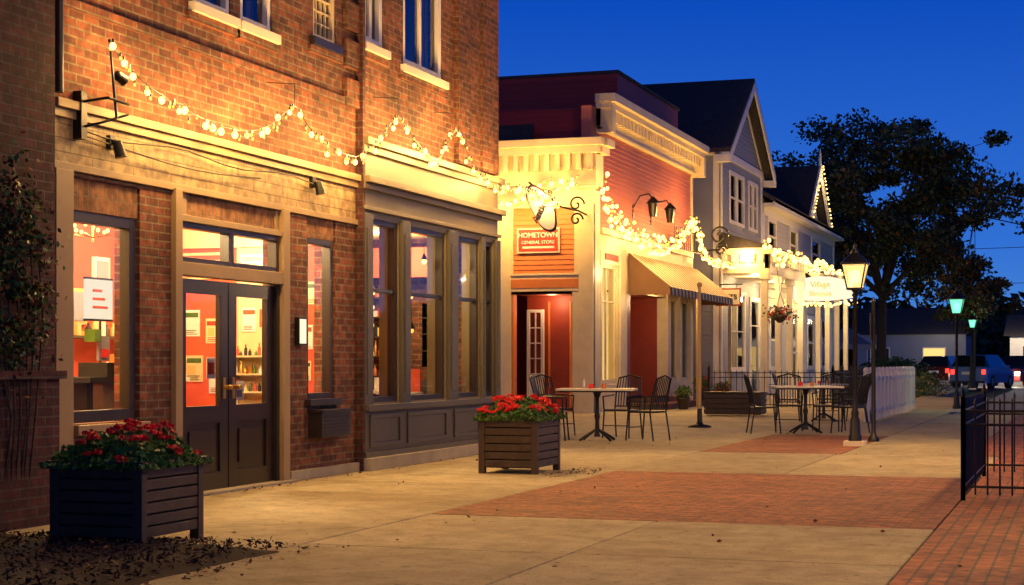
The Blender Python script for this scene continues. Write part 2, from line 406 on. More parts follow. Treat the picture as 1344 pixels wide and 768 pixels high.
t.box(13.14,13.3,-.12,-.005,2.52,2.74,'tan',F); t.box(15.05,15.13,-.12,-.005,2.52,2.74,'tan',F)
t.box(11.46,12.55,-.02,.08,.62,.7,'tan',F); t.box(15.7,16.5,-.02,.07,.75,.82,'black',F)
t.box(17.0,21.62,0,.10,3.62,3.7,'taupe',FB); t.box(17.0,21.62,0,.05,3.54,3.62,'taupe',FB)
t.box(17.0,21.62,0,.12,3.2,3.27,'taupe',FB); t.box(17.0,21.62,0,.06,3.13,3.2,'taupe',FB)
t.box(17.0,21.62,0,.05,2.9,2.94,'taupe',FB)
for a,b in ((17.03,17.26),(18.13,18.37),(19.66,19.97),(20.88,21.0),(21.43,21.6)):
    t.box(a,b,0,.045,.72,2.86,'taupe_dk',FB); t.box(a+.05,b-.05,.045,.06,.85,2.7,'taupe_dk',FB)
t.box(17.03,21.6,0,.09,.66,.73,'taupe_dk',FB); t.box(17.03,21.6,0,.06,.14,.2,'taupe_dk',FB)
t.box(17.03,21.6,0,.02,.2,.66,'taupe_dk',FB)
for a,b in ((17.2,18.1),(18.3,19.6),(19.85,20.8),(20.95,21.5)):
    for q in ((a,b,.25,.3),(a,b,.57,.62),(a,a+.05,.3,.57),(b-.05,b,.3,.57)): t.box(q[0],q[1],.02,.04,q[2],q[3],'taupe_dk',FB)
t.box(17.0,21.65,0,.12,0,.14,'kerb',FB); t.box(11.45,13.0,0,.05,0,.1,'kerb',F); t.box(15.3,17.0,0,.05,0,.1,'kerb',F)
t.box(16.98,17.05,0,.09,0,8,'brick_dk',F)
t.tube([(-7.53,11.2,3.3),(-7.53,11.2,8)],.04,'iron',8)
t.tube([(-7.55,y,3.06+.03*math.sin(y*3)) for y in np.linspace(11.5,16,14)],.008,'iron',5)
t.tube([(-7.54,y,2.98+.05*math.sin(y*1.3)) for y in np.linspace(11.5,14.6,14)],.008,'iron',5)
t.build('trim',A,bevel=.006)
fr=MB(); gl=MB()
window(fr,gl,F,11.47,12.48,.72,2.42,.09,'black',w=-.08)
window(fr,gl,F,13.16,14.13,2.1,2.46,.05,'black',w=-.05); window(fr,gl,F,14.13,15.11,2.1,2.46,.05,'black',w=-.05)
window(fr,gl,F,15.77,16.43,.82,2.5,.06,'black',w=-.07)
for a,b,c,d in opsB: window(fr,gl,FB,a,b,c,d,.06,'black',w=-.07,zs=[2.02],mw=.05)
for a,b,c,d in opsU[:2]+[opsU[3]]:
    window(fr,gl,F,a,b,c,d,.07,'white',w=-.06,nh=1,g='glassd'); fr.box(a-.08,b+.08,-.05,.07,c-.09,c,'cream2',F)
a,b,c,d=opsU[2]; window(fr,gl,F,a,b,c,d,.05,'cream',w=-.06,nv=3,nh=9,mw=.015,g='glassd'); fr.box(a-.08,b+.08,-.05,.06,c-.09,c,'black',F)
for a,b,c,d in opsBU:
    window(fr,gl,F,a,b,c,d,.09,'white',w=-.06,nv=1,g='glassd',mw=.07); fr.box(a-.08,b+.08,-.05,.07,c-.09,c,'cream2',F)
for a,b,c,d in opsU+opsBU: gl.poly([(a,-.2,c),(b,-.2,c),(b,-.2,d),(a,-.2,d)],'dark',F)
for a,b,c,d in opsBU+opsU[:2]:
    n=9
    for i in range(n):
        u=a+.08+(b-a-.16)*i/n
        if .3<i/n<.62: continue
        fr.box(u,u+(b-a)/n*.7,-.17,-.15,c+.06,d,'taupe',F)
fr.build('window_frames',A,bevel=.004); gl.build('window_glass',A)
d=MB()
def leaf(u0,u1,hs):
    st=.15
    for q in ((u0,u0+st,.02,1.96),(u1-st,u1,.02,1.96),(u0+st,u1-st,1.83,1.96),(u0+st,u1-st,.64,.80),(u0+st,u1-st,.02,.18)):
        d.box(q[0],q[1],-.09,-.04,q[2],q[3],'door',F)
    d.box(u0+st,u1-st,-.08,-.06,.18,.64,'door',F); d.box(u0+st+.07,u1-st-.07,-.06,-.045,.25,.57,'door',F)
    d.poly([(u0+st,-.065,.8),(u1-st,-.065,.8),(u1-st,-.065,1.83),(u0+st,-.065,1.83)],'glass',F)
    h=u1-.08 if hs else u0+.08
    d.cyl((h,-.04,.97),(h,.02,.97),.02,.02,'brass',8,T=F); d.box(h-.025,h+.025,-.04,-.03,.86,1.06,'brass',F); d.sph(h,.03,.97,.025,'brass',8,T=F)
    if hs: d.box(u1-st-.2,u1-st-.04,-.075,-.07,1.05,1.25,'white',F); d.box(u1-st-.18,u1-st-.06,-.07,-.069,1.09,1.2,'intred',F)
    else: d.box(u0+st+.03,u0+st+.2,-.075,-.07,.84,1.02,'white',F); d.box(u0+st+.06,u0+st+.17,-.07,-.069,.87,.94,'blue',F)
leaf(13.2,14.13,True); leaf(14.15,15.07,False)
d.box(13.14,13.2,-.12,.0,0,1.98,'black',F); d.box(15.07,15.13,-.12,.0,0,1.98,'black',F); d.box(13.0,15.3,-.15,.12,0,.02,'kerb',F)
d.build('double_doors',A,bevel=.005)
# ---- interiors
r=MB()
r.box(-10.1,-10.0,10.9,17.0,0,2.9,'intred'); r.box(-10.0,-7.86,10.9,11.0,0,2.9,'intcream')
r.box(-10.1,-9.05,16.95,17.08,0,2.9,'intred'); r.box(-9.05,-8.32,16.95,17.08,0,2.9,'intcream'); r.box(-8.32,-7.86,16.95,17.08,0,2.9,'intred')
r.box(-10.1,-7.86,10.9,17.08,-.1,.015,'intfloor'); r.box(-10.1,-7.86,10.9,21.5,2.9,3.0,'intcream')
r.box(-10.1,-10.0,17.08,21.5,0,2.9,'intbrown'); r.box(-10.0,-7.86,21.38,21.48,0,2.9,'intbrown'); r.box(-10.1,-7.86,17.08,21.5,-.1,.015,'intfloor')
r.box(-10.0,-7.86,16.9,16.95,2.5,2.9,'intcream')
def goods(x0,x1,y,z,n,axis='x',hmax=.2,rr=.026):
    for i in range(n):
        u=x0+(x1-x0)*(i+.5)/n+random.uniform(-.012,.012); h=random.uniform(.05,hmax)
        k=random.choice(['intred','white','dark','gold','cream','leaf2','wood','orange','brass','white'])
        p=(u,y) if axis=='x' else (y,u)
        if random.random()<.2: r.box(p[0]-rr,p[0]+rr,p[1]-rr,p[1]+rr,z,z+h*.9,k)
        else: r.lathe(p[0],p[1],z,[(rr,0),(rr,h*.6),(rr*.4,h*.75),(rr*.4,h)],k,7)
def poster(x0,x1,y,z0,z1,bg):
    r.box(x0,x1,y-.012,y,z0,z1,bg); ink=random.choice(['dark','intred','blue','reddoor','leaf2']); W_=x1-x0; H_=z1-z0
    r.box(x0+.08*W_,x1-.08*W_,y-.015,y-.012,z1-.28*H_,z1-.1*H_,ink)
    if random.random()<.6: r.box(x0+.15*W_,x0+.6*W_,y-.015,y-.012,z0+.3*H_,z0+.62*H_,random.choice(['orange','gold','petal','intcream']))
    for j in range(3): r.box(x0+.12*W_,x1-random.uniform(.1,.4)*W_,y-.015,y-.012,z0+(.07+.07*j)*H_,z0+(.1+.07*j)*H_,ink)
for z in (.62,.86,1.06,1.26):
    r.box(-9.02,-8.34,16.72,16.95,z,z+.018,'cream'); goods(-9.0,-8.36,16.8,z+.018,11,hmax=.15,rr=.02)
r.box(-9.05,-9.02,16.7,16.95,.4,1.4,'cream'); r.box(-8.34,-8.31,16.7,16.95,.4,1.4,'cream')
for x0,x1,z0,z1,k in ((-8.98,-8.8,1.55,1.82,'white'),(-8.76,-8.62,1.6,1.8,'intred'),(-8.58,-8.4,1.5,1.85,'gold'),(-9.72,-9.52,1.5,1.8,'white'),(-9.44,-9.26,1.42,1.7,'cream'),(-9.7,-9.48,.98,1.28,'intcream'),(-9.4,-9.2,.85,1.12,'white'),(-9.22,-9.1,1.6,1.85,'white'),(-8.28,-8.1,1.35,1.62,'white'),(-8.26,-8.12,1.0,1.22,'cream'),(-8.06,-7.92,1.2,1.5,'white'),(-8.2,-7.95,1.85,2.1,'cream'),(-8.05,-7.93,.92,1.1,'gold'),(-9.8,-9.2,2.15,2.45,'cream'),(-9.0,-8.7,2.15,2.42,'white'),(-8.62,-8.4,2.18,2.42,'intred')):
    poster(x0,x1,16.95,z0,z1,k)
for i in range(10):
    y=12.4+i*.44; z=[1.75,1.3,1.6,1.95][i%4]
    r.box(-10.0,-9.96,y,y+.3,z,z+.38,random.choice(['black','gold','white'])); r.box(-9.96,-9.95,y+.04,y+.26,z+.04,z+.34,random.choice(['white','cream','blue','intcream','leaf2']))
r.box(-9.75,-9.3,14.6,16.2,0,1.0,'wood'); r.box(-9.8,-9.25,14.55,16.25,1.0,1.04,'white'); goods(14.6,16.2,-9.45,1.04,12,'y',.28,.04); r.box(-9.98,-9.75,14.6,16.2,1.45,1.48,'wood'); goods(14.6,16.2,-9.87,1.48,14,'y',.22,.035)
r.box(-8.9,-8.25,12.75,13.75,1.02,1.07,'dark'); r.box(-8.8,-8.35,12.85,12.95,0,1.02,'dark'); r.box(-8.6,-8.3,13.1,13.35,1.07,1.2,'dark'); goods(13.4,13.75,-8.45,1.07,4,'y',.16,.025)
r.box(-9.02,-8.98,13.83,14.27,1.62,2.0,'e_white'); r.box(-9.015,-8.985,13.81,14.29,1.6,1.62,'dark'); r.box(-9.015,-8.985,13.81,14.29,2.0,2.02,'dark')
for q in range(3): r.box(-8.98,-8.976,13.92,14.18-.05*q,1.72+.08*q,1.745+.08*q,'intred')
r.box(-9.06,-8.94,13.9,14.0,1.4,1.52,'leaf1'); r.box(-9.0,-8.97,14.02,14.2,1.22,1.45,'blue'); r.box(-8.99,-8.96,14.05,14.17,1.25,1.33,'petal')
r.cyl((-8.98,14.05,1.05),(-8.98,14.05,1.62),.012,.012,'wood',6)
for i in range(9):
    a=i*.7; cx,cy=-8.55,13.25; r.sph(cx+.16*math.cos(a),cy+.16*math.sin(a),2.40+.05*(i%2),.02,'e_bulb2',6); r.cyl((cx,cy,2.34),(cx+.16*math.cos(a),cy+.16*math.sin(a),2.37),.006,.006,'brass',5)
r.cyl((-8.55,13.25,2.3),(-8.55,13.25,2.9),.01,.01,'brass',5)
for z in (1.0,1.27,1.54,1.81,2.08):
    r.box(-9.45,-8.72,21.18,21.38,z,z+.02,'wood'); goods(-9.43,-8.74,21.26,z+.02,11,hmax=.22)
r.box(-8.6,-8.05,21.36,21.38,1.1,2.05,'gold'); r.box(-8.56,-8.09,21.35,21.36,1.14,2.01,'intcream')
for q in (1.35,1.58,1.8): r.box(-8.56,-8.09,21.34,21.35,q,q+.02,'dark')
r.box(-8.335,-8.315,21.34,21.35,1.14,2.01,'dark'); r.box(-9.5,-7.9,20.9,21.0,2.35,2.75,'intred'); r.box(-9.5,-7.9,20.9,20.99,0,.98,'wood')
for i in range(6):
    y=17.7+i*.6; x=-8.12-.36*(i%3); r.box(x-.24,x+.24,y-.2,y+.2,.80,.83,'white'); r.cyl((x,y,0),(x,y,.8),.03,.03,'iron',6)
    r.box(x-.17,x+.17,y+.26,y+.29,.45,1.12,random.choice(['intred','petal','intred'])); r.box(x-.17,x+.17,y+.26,y+.56,.43,.47,'wood')
    for sx in (-.15,.15): r.cyl((x+sx,y+.53,0),(x+sx,y+.53,.45),.015,.015,'wood',5)
    r.cyl((x,y,.83),(x,y,.93),.022,.022,'e_warm',6); r.box(x-.15,x-.1,y,y+.05,.83,1.0,'white'); r.lathe(x+.12,y,.83,[(.03,0),(.006,.02),(.006,.09),(.035,.12),(.03,.19)],'white',8)
for i in range(9):
    for j in range(4):
        if random.random()<.25: continue
        x=-7.98-.36*j; y=17.45+i*.42; z=random.uniform(1.3,2.5); r.cyl((x,y,z+.05),(x,y,2.9),.004,.004,'iron',4); r.lathe(x,y,z+.02,[(.05,0),(.02,.06),(.01,.08)],'iron',8); r.sph(x,y,z,.026+.014*random.random(),random.choice(['e_warm','e_bulb','e_bulb2','e_red']),8)
r.build('interior_rooms',A)
wc=(1,.68,.32)
for n,l,p in (('a',(-8.6,12.2,2.65),240),('b',(-8.9,14.4,2.75),250),('c',(-8.6,16.1,2.6),170),('d',(-8.7,18.2,2.6),90),('e',(-8.6,20.3,2.6),120)): point('room_lamp_'+n,l,p,wc,.12,A)

def ob(name,fn,bevel=0,parent=None):
    mb=MB(); fn(mb); return mb.build(name,parent,bevel)
def f1(m):
    m.box(11.5,11.58,0,.08,2.98,3.36,'iron',F); m.tube([(11.54,.08,3.28),(11.54,.3,3.3),(11.8,.32,3.28)],.012,'iron',6,F)
    m.tube([(11.54,.08,3.08),(11.62,.2,3.12),(11.8,.32,3.2)],.01,'iron',6,F)
    m.cyl((11.66,.30,3.15),(11.62,.26,3.78),.012,.010,'iron',6,T=F)
    m.sph(11.72,.28,3.5,.045,'iron',8,T=F); m.cyl((11.72,.28,3.5),(11.78,.30,3.47),.04,.05,'iron',10,T=F)
ob('wall_bracket_arm',f1)
def f2(m,u,z):
    m.box(u-.04,u+.04,0,.04,z,z+.11,'iron',F); m.cyl((u,.04,z+.05),(u,.09,z+.04),.015,.015,'iron',6,T=F)
    m.cyl((u,.08,z+.06),(u+.01,.11,z-.07),.04,.05,'iron',12,T=F)
ob('wall_flood_light',lambda m:f2(m,12.02,2.96)); ob('wall_flood_light',lambda m:f2(m,15.85,3.02))
def f3(m): m.box(15.47,15.64,0,.05,1.38,1.66,'iron',F); m.box(15.485,15.625,.05,.056,1.395,1.645,'e_white',F)
ob('illuminated_menu_box',f3)
def f4(m):
    m.box(15.78,16.5,0,.16,.42,.68,'black',F); m.box(15.76,16.52,0,.18,.68,.71,'black',F)
    for i in range(6): m.box(15.84,16.44,.16,.167,.45+i*.035,.462+i*.035,'iron',F)
ob('wall_utility_box',f4,.006)

C=[]
for _ in range(6500):
    y=random.gauss(10.22,.17); z=random.gauss(1.8,.30)
    if noise.noise(Vector((y*4,z*4,1)))>-.2: C.append((-7.30+abs(random.gauss(0,.07)),y,z))
iv=empty('climbing_shrub'); leaves('foliage',C,.024,['leaf2','dry2','dry1'],iv,weights=[.55,.3,.15])
m=MB()
for i in range(7): m.tube([(-7.28,10.1+i*.05,0.0),(-7.2,10.1+i*.05+random.uniform(-.05,.05),.8),(-7.26,10.0+i*.1,1.5),(-7.27,9.95+i*.1,2.1)],.008,'bark',5)
m.build('stems',iv)

# ------------------------------------------------------------ string lights
def strand(name,pts,sp,lights,power,sub=6,rb=.016,big=.026,jit=.02,col=(1,.54,.15),off=(.12,0,0)):
    e=empty(name); P=[Vector(p) for p in pts]
    path=[]
    for i in range(len(P)-1):
        p0=P[max(0,i-1)];p1=P[i];p2=P[i+1];p3=P[min(len(P)-1,i+2)]
        for k in range(sub):
            t=k/sub; path.append(.5*((2*p1)+(p2-p0)*t+(2*p0-5*p1+4*p2-p3)*t*t+(3*p1-p0-3*p2+p3)*t**3))
    path.append(P[-1])
    m=MB(); m.tube([tuple(p) for p in path],.005,'iron',4)
    b=MB(); acc=0
    pos=[]
    for a,c in zip(path[:-1],path[1:]):
        l=(c-a).length
        while acc<l:
            p=a.lerp(c,acc/l); pos.append(p); acc+=sp*random.uniform(.4,1.6)
        acc-=l
    for i,p in enumerate(pos):
        q=p+Vector((random.uniform(-jit,jit),random.uniform(-jit,jit),-.03+random.uniform(-jit*1.5,jit)))
        if i%3==0: s_=big*random.uniform(.8,1.2); b.sph(q.x,q.y,q.z,s_,'e_bulb2',8,1.2)
        else: s_=rb*random.uniform(.8,1.2); b.sph(q.x,q.y,q.z,s_,'e_bulb',6,1.2)
        m.cyl(tuple(q+Vector((0,0,s_))),tuple(q+Vector((0,0,s_+.03))),.01,.01,'iron',5)
    m.build('cable',e); b.build('bulbs',e)
    for i in range(lights):
        p=pos[int((i+.5)*len(pos)/lights)]; point('bulb_light',tuple(p+Vector(off)),power,col,.08,e)
    return e
x=-7.3
kp=[(11.54,3.74),(11.96,3.54),(12.37,3.44),(12.88,3.36),(13.4,3.32),(13.88,3.34),(14.32,3.45),(14.86,3.71),(15.16,3.56),(15.6,3.43),(16.33,3.39),(16.86,3.6),(17.48,3.96),(18.0,3.77),(18.68,3.62),(19.33,4.05),(19.88,3.76),(20.75,3.53),(21.6,3.6)]
strand('string_lights',[(x,a,b) for a,b in kp],.075,16,52,jit=.04,rb=.014,big=.027)
m=MB()
for a,b in ((14.86,3.71),(17.48,3.96),(19.33,4.05)): m.tube([(-7.6,a,b+.25),(-7.3,a,b+.22),(-7.3,a,b)],.005,'iron',5)
m.build('string_light_hooks')
strand('string_lights',[(-7.3,21.6,3.6),(-9.0,29,4.1),(-12.2,37.6,5.15),(-11.7,37.6,5.3),(-11.1,37.6,5.6)],.14,3,70,rb=.022,big=.034,jit=.04)
strand('string_lights',[(-13.8,37.5,5.3),(-13.3,37.5,5.0),(-12.8,37.5,5.0),(-12.4,37.5,5.1),(-11.9,37.5,5.45),(-11.2,37.5,5.35)],.05,5,80,rb=.028,big=.05,jit=.07,off=(0,-.35,-.2))
k2=[(37.4,5.3),(38.3,4.6),(40,4.35),(42.0,4.16),(44.5,4.35),(46.8,5.1),(48,4.6),(49.4,4.3),(53.5,4.35)]
strand('string_lights',[(-10.5,a,b) for a,b in k2],.06,9,95,rb=.028,big=.052,jit=.08,off=(.4,0,.2))
strand('string_lights',[(-10.45,a,b+.25) for a,b in k2[:7]],.09,4,60,rb=.028,big=.045,jit=.09,off=(.5,0,.4))
strand('string_lights',[(-9.3,52,4.95),(-9.3,55,4.6),(-9.3,58,4.95),(-9.3,61,4.6),(-9.3,64,5.0),(-9.3,68,4.7)],.10,5,110,rb=.04,big=.07,jit=.14,off=(.5,0,.2))

# ------------------------------------------------------------ red false-front building B
B=empty('red_false_front_building'); F2=XF(-11.0); G=YF(38.2)
w=MB()
opl=[(38.95,40.6,.7,3.6),(41.3,45.7,.0,3.0),(46.1,47.2,.7,3.0),(47.5,48.6,.7,3.0)]
wall(w,F2,38.2,48.9,0,4.4,opl,'cream'); wall(w,F2,38.2,48.9,4.4,7.3,[],'redsid')
clap(w,F2,38.75,48.8,4.45,6.8,[],'redsid',.115,out=.03)
ops=[(-12.95,-11.47,0,2.84)]
wall(w,G,-13.9,-11.0,0,6.4,ops,'orange')
w.box(-20,-13.9,38.25,38.5,0,6.4,'orange')
clap(w,G,-12.95,-11.42,3.3,4.98,[(-12.86,-11.75,3.8,4.45)],'orange',.12)
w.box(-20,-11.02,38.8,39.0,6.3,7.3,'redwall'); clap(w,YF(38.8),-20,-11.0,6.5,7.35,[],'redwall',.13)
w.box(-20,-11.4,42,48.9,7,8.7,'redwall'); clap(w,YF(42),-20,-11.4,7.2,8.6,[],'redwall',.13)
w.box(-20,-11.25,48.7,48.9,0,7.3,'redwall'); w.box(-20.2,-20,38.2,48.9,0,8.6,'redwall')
w.build('walls',B)
t=MB()
t.box(-20.2,-11.02,39,42,7.2,7.3,'roof'); t.box(-20.2,-11.35,41.95,48.95,8.7,8.78,'roof'); t.box(-11.4,-11.0,41.9,48.9,7.25,7.3,'roof')
t.prism([(-20,38.3,6.5),(-20,38.75,7.0),(-20,38.75,6.5)],(7.4,0,0),'roof')
t.build('roof',B)
t=MB()
t.box(-20,-10.65,-.1,.38,6.32,6.5,'cream',G); t.box(-20,-10.75,-.1,.28,6.15,6.32,'cream',G); t.box(-20,-10.88,-.1,.12,5.4,6.15,'cream',G)
t.box(-20,-10.85,-.1,.16,5.32,5.4,'cream',G); t.box(-20,-10.93,-.1,.05,4.98,5.32,'cream',G)
dentils(t,G,-14,-10.9,5.75,6.15,.12,.25,.26,'cream',.5)
t.box(38.1,38.75,0,.3,6.15,6.32,'cream',F2); t.box(38.1,38.8,0,.42,6.322,6.502,'cream',F2); t.box(38.1,38.75,0,.14,5.4,6.148,'cream',F2)
t.box(-11.3,-10.94,-.1,.07,0,4.98,'cream',G); t.box(38.2,38.75,0,.06,0,5.3,'cream',F2)
t.box(-13.35,-13.0,0,.05,0,4.98,'cream',G); t.box(-13.0,-11.3,0,.045,2.9,3.28,'cream',G)
t.box(-13.0,-11.3,0,.08,3.28,3.33,'cream',G); t.box(-13.0,-11.3,.045,.06,2.98,3.2,'orange',G)
t.box(-11.47,-11.3,0,.03,0,2.9,'cream',G)
t.box(-13.05,-12.95,0,.03,3.33,4.98,'cream',G); t.box(-11.42,-11.3,0,.03,3.33,4.98,'cream',G)
t.box(-12.95,-11.42,0,.05,4.9,5.0,'cream',G)
t.box(38.5,49.15,0,.50,7.42,7.62,'cream',F2); t.box(38.55,49.1,0,.38,7.28,7.42,'cream',F2); t.box(38.6,49.05,0,.12,6.85,7.28,'cream',F2); t.box(38.6,49.05,0,.16,6.78,6.85,'cream',F2)
dentils(t,F2,38.65,49.0,7.02,7.28,.12,.30,.34,'cream',.45)
t.box(38.6,38.85,0,.42,6.7,7.28,'cream',F2); t.box(48.8,49.05,0,.42,6.7,7.28,'cream',F2)
t.box(48.72,48.95,0,.05,0,6.7,'cream',F2)
t.box(38.75,48.72,0,.12,4.3,4.45,'cream',F2); t.box(38.75,48.72,0,.05,3.9,4.3,'cream',F2)
for a,b in ((38.78,38.93),(40.65,41.28),(45.72,46.08),(47.22,47.48),(48.6,48.72)): t.box(a,b,0,.06,0,3.9,'cream',F2)
t.box(38.93,40.65,0,.05,0,.66,'cream',F2); t.box(46.08,48.6,0,.05,0,.66,'cream',F2); t.box(38.93,40.65,0,.05,3.62,3.9,'cream',F2)
t.box(39.2,40.4,.05,.07,3.7,3.86,'reddoor',F2)
t.build('trim',B,bevel=.008)
fr=MB(); gl=MB()
window(fr,gl,F2,38.95,40.6,.7,3.6,.08,'cream',nv=1,zs=[2.7]); window(fr,gl,F2,46.1,47.2,.7,3,.07,'cream'); window(fr,gl,F2,47.5,48.6,.7,3,.07,'cream')
fr.box(38.95,42.2,-.6,-.5,.4,3.6,'e_win',F2); fr.box(46.1,48.6,-.8,-.7,0,3,'reddoor',F2)
fr.box(-13,-11.4,-1.3,-1.2,0,2.9,'reddoor',G); fr.box(-11.47,-11.4,-1.2,0,0,2.84,'reddoor',G); fr.box(-13,-11.4,-1.25,0,2.84,2.9,'reddoor',G)
for a,b in ((-12.45,-12.4),(-11.9,-11.85)): fr.box(a,b,-1.2,-1.17,.1,2.7,'orange',G)
window(fr,gl,G,-12.93,-12.5,.1,2.5,.07,'white',w=-1.0,nv=1,nh=5,mw=.03); fr.box(-12.93,-12.5,-1.04,-1.0,.1,.9,'white',G)
fr.box(42.25,45.7,-1.3,-1.2,0,3.0,'reddoor',F2); fr.box(41.3,45.7,-1.2,-.01,3.0,3.05,'reddoor',F2); fr.box(42.2,42.25,-1.2,-.26,0,3,'reddoor',F2); fr.box(45.7,45.8,-1.2,-.26,0,3,'reddoor',F2); fr.box(41.3,42.2,-.3,-.1,0,3,'reddoor',F2)
for a in (42.3,43.4,44.5): fr.box(a,a+.9,-1.2,-1.16,.1,2.4,'reddoor',F2); fr.box(a+.15,a+.75,-1.16,-1.15,1.0,2.2,'dark',F2)
fr.build('doors_and_windows',B,bevel=.004); gl.build('window_glass',B)
st=MB(); st.box(41.5,46.5,.0,1.0,0,.15,'paver',F2); st.box(41.9,46.0,.0,.6,.15,.3,'paver',F2); st.build('entry_steps',B,bevel=.01)
sg=empty('shop_wall_sign'); m=MB(); m.box(-12.84,-11.77,.03,.07,3.82,4.42,'cream2',G); m.box(-12.8,-11.81,.07,.08,3.86,4.38,'signred',G)
m.box(-12.7,-11.9,.08,.085,3.93,3.98,'white',G); m.build('panel',sg)
text('lettering','HOMETOWN',(-12.305,38.11,4.24),.165,'white',(math.pi/2,0,0),sg); text('lettering_2','GENERAL STORE',(-12.305,38.11,4.07),.11,'white',(math.pi/2,0,0),sg)
aw=empty('striped_awning'); m=MB(); y=41.4; i=0
while y<49.4:
    y2=y+.2; k='awn1' if i%2 else 'awn2'
    m.poly([(y,.06,4.0),(y2,.06,4.0),(y2,1.15,3.12),(y,1.15,3.12)],k,F2); m.poly([(y,1.15,3.12),(y2,1.15,3.12),(y2,1.16,2.9+.03*(i%2)),(y,1.16,2.9+.03*(i%2))],k,F2); y=y2; i+=1
for yy in (41.4,49.4): m.poly([(yy,.06,4.0),(yy,1.15,3.12),(yy,1.15,2.92),(yy,.06,2.92)],'awn2',F2)
m.build('canvas',aw); m=MB(); m.tube([(41.4,1.14,3.1),(49.4,1.14,3.1)],.02,'iron',6,F2); m.cyl((44.8,1.1,0),(44.8,1.1,3.1),.045,.045,'gold',10,T=F2); m.cyl((49.2,1.1,0),(49.2,1.1,3.1),.045,.045,'gold',10,T=F2); m.build('frame',aw)
hs=empty('hanging_oval_sign'); m=MB()
n=28; cx,cz=-11.85,4.78; ring=[];ring2=[]
for i in range(n):
    a=2*math.pi*i/n; r0=math.radians(28)
    for lst,f_,yy in ((ring,1.0,37.0),(ring2,.9,36.97)):
        u=.27*f_*math.cos(a)*(1+.1*math.cos(3*a)); v=.62*f_*math.sin(a)
        lst.append((cx+u*math.cos(r0)-v*math.sin(r0),yy,cz+u*math.sin(r0)+v*math.cos(r0)))
m.prism(ring,(0,.04,0),'wood'); m.prism(ring2,(0,.02,0),'white'); m.build('board',hs)
m=MB(); m.tube([(-11.1,38.1,4.7),(-11.15,37.6,4.75),(-11.4,37.08,4.8),(-12.2,37.08,5.4)],.025,'iron',6)
for q,rr in ((4.5,.17),(4.85,.2)):
    m.tube([(-11.05+rr*math.cos(a)*(1-a/9),37.1,q+rr*math.sin(a)*(1-a/9)) for a in np.linspace(0,7.5,20)],.024,'iron',5)
m.build('scroll_bracket',hs)
text('lettering','Antiques',(-11.82,36.955,4.82),.23,'dark',(math.pi/2,math.radians(-62),0),hs)
for yy in (42.0,43.9):
    e=empty('wall_lantern'); m=MB()
    m.box(yy-.05,yy+.05,0,.04,4.9,5.3,'iron',F2); m.tube([(yy,.03,5.2),(yy,.2,5.5),(yy,.45,5.55),(yy,.55,5.4)],.02,'iron',6,F2)
    m.cyl((yy,.55,4.95),(yy,.55,5.3),.1,.15,'iron',4,T=F2); m.cyl((yy,.55,5.3),(yy,.55,5.48),.19,.02,'iron',8,T=F2); m.build('lantern',e)
def trell(m):
    for i in range(14): m.cyl((44.6+i*.25,.5,4.35),(44.6+i*.25,.5,4.95),.008,.008,'iron',5,T=F2)
    m.tube([(44.6,.5,4.95),(48,.5,4.95)],.012,'iron',5,F2); m.tube([(44.6,.5,4.35),(48,.5,4.35)],.012,'iron',5,F2)
ob('ornamental_iron_rail',trell)
def scroll(m):
    for k,(cy,cz,s) in enumerate(((49.6,5.0,.30),(49.9,4.6,.2))):
        m.tube([(-10.3+s*math.cos(a)*(1-a/11),cy,cz+s*math.sin(a)*(1-a/11)) for a in np.linspace(0,9,26)],.035,'iron',5)
    m.tube([(-10.95,49.0,4.5),(-10.3,49.7,4.6)],.03,'iron',5)
ob('scroll_bracket_sign',scroll)
point('storefront_lamp',(-10.4,39.7,3.4),80,(1,.66,.28),.1,B); point('entry_lamp',(-12.2,38.9,2.7),30,(1,.6,.28),.1,B); point('awning_lamp',(-10.6,44,2.85),60,(1,.62,.3),.1,B)
def pot(name,x,y,z,r,flower):
    e=empty(name); m=MB(); m.lathe(x,y,z,[(r*.7,0),(r,.25),(r*1.08,.26),(r*1.08,.3),(r*.9,.3)],'wood',14); m.build('pot',e)
    C=[]
    for _ in range(500):
        v=Vector((random.gauss(0,1),random.gauss(0,1),random.gauss(0,1))).normalized()*random.uniform(.3,1)
        C.append((x+v.x*r*1.4,y+v.y*r*1.4,z+.3+r*.8+v.z*r*1.1))
    leaves('foliage',C,.04,['leaf1','leaf2',flower],e,weights=[.45,.35,.2])
pot('potted_plant',-9.9,45.4,.15,.2,'petal'); pot('potted_plant',-9.7,42.2,0,.17,'gold'); pot('potted_plant',-9.8,47.6,0,.2,'petal2')

# ------------------------------------------------------------ blue-gray gabled house C
Cc=empty('bluegray_gabled_house'); y0,y1=53.0,60.4; yr=56.7; ez,rz=8.2,10.7
w=MB()
opsC=[(54.5,57.0,5.8,7.55),(57.8,59.5,5.8,7.55),(54.6,57.2,.9,3.6),(58.1,59.9,.0,3.5)]
wall(w,F2,y0,y1,0,ez,opsC,'blue'); clap(w,F2,y0+.3,y1-.2,3.9,ez,opsC,'blue',.15)
w.prism([(-11,y0,ez),(-11,y1,ez),(-11,yr,rz)],(-.2,0,0),'blue'); clap(w,F2,y0,y1,ez,rz-.1,[],'blue',.15,lim=lambda z:(y0+(yr-y0)*(z-ez)/(rz-ez),y1-(y1-yr)*(z-ez)/(rz-ez)))
w.box(-18,-11.01,y0,y0+.2,0,ez,'blue'); clap(w,YF(y0),-18,-11.1,.3,ez,[],'blue',.15)
w.box(-18,-11.01,y1-.2,y1,0,ez,'blue'); w.box(-18.2,-18,y0,y1,0,ez,'blue'); w.prism([(-18,y0,ez),(-18,y1,ez),(-18,yr,rz)],(-.2,0,0),'blue')
w.build('walls',Cc)
t=MB(); k=(rz-ez)/(yr-y0)
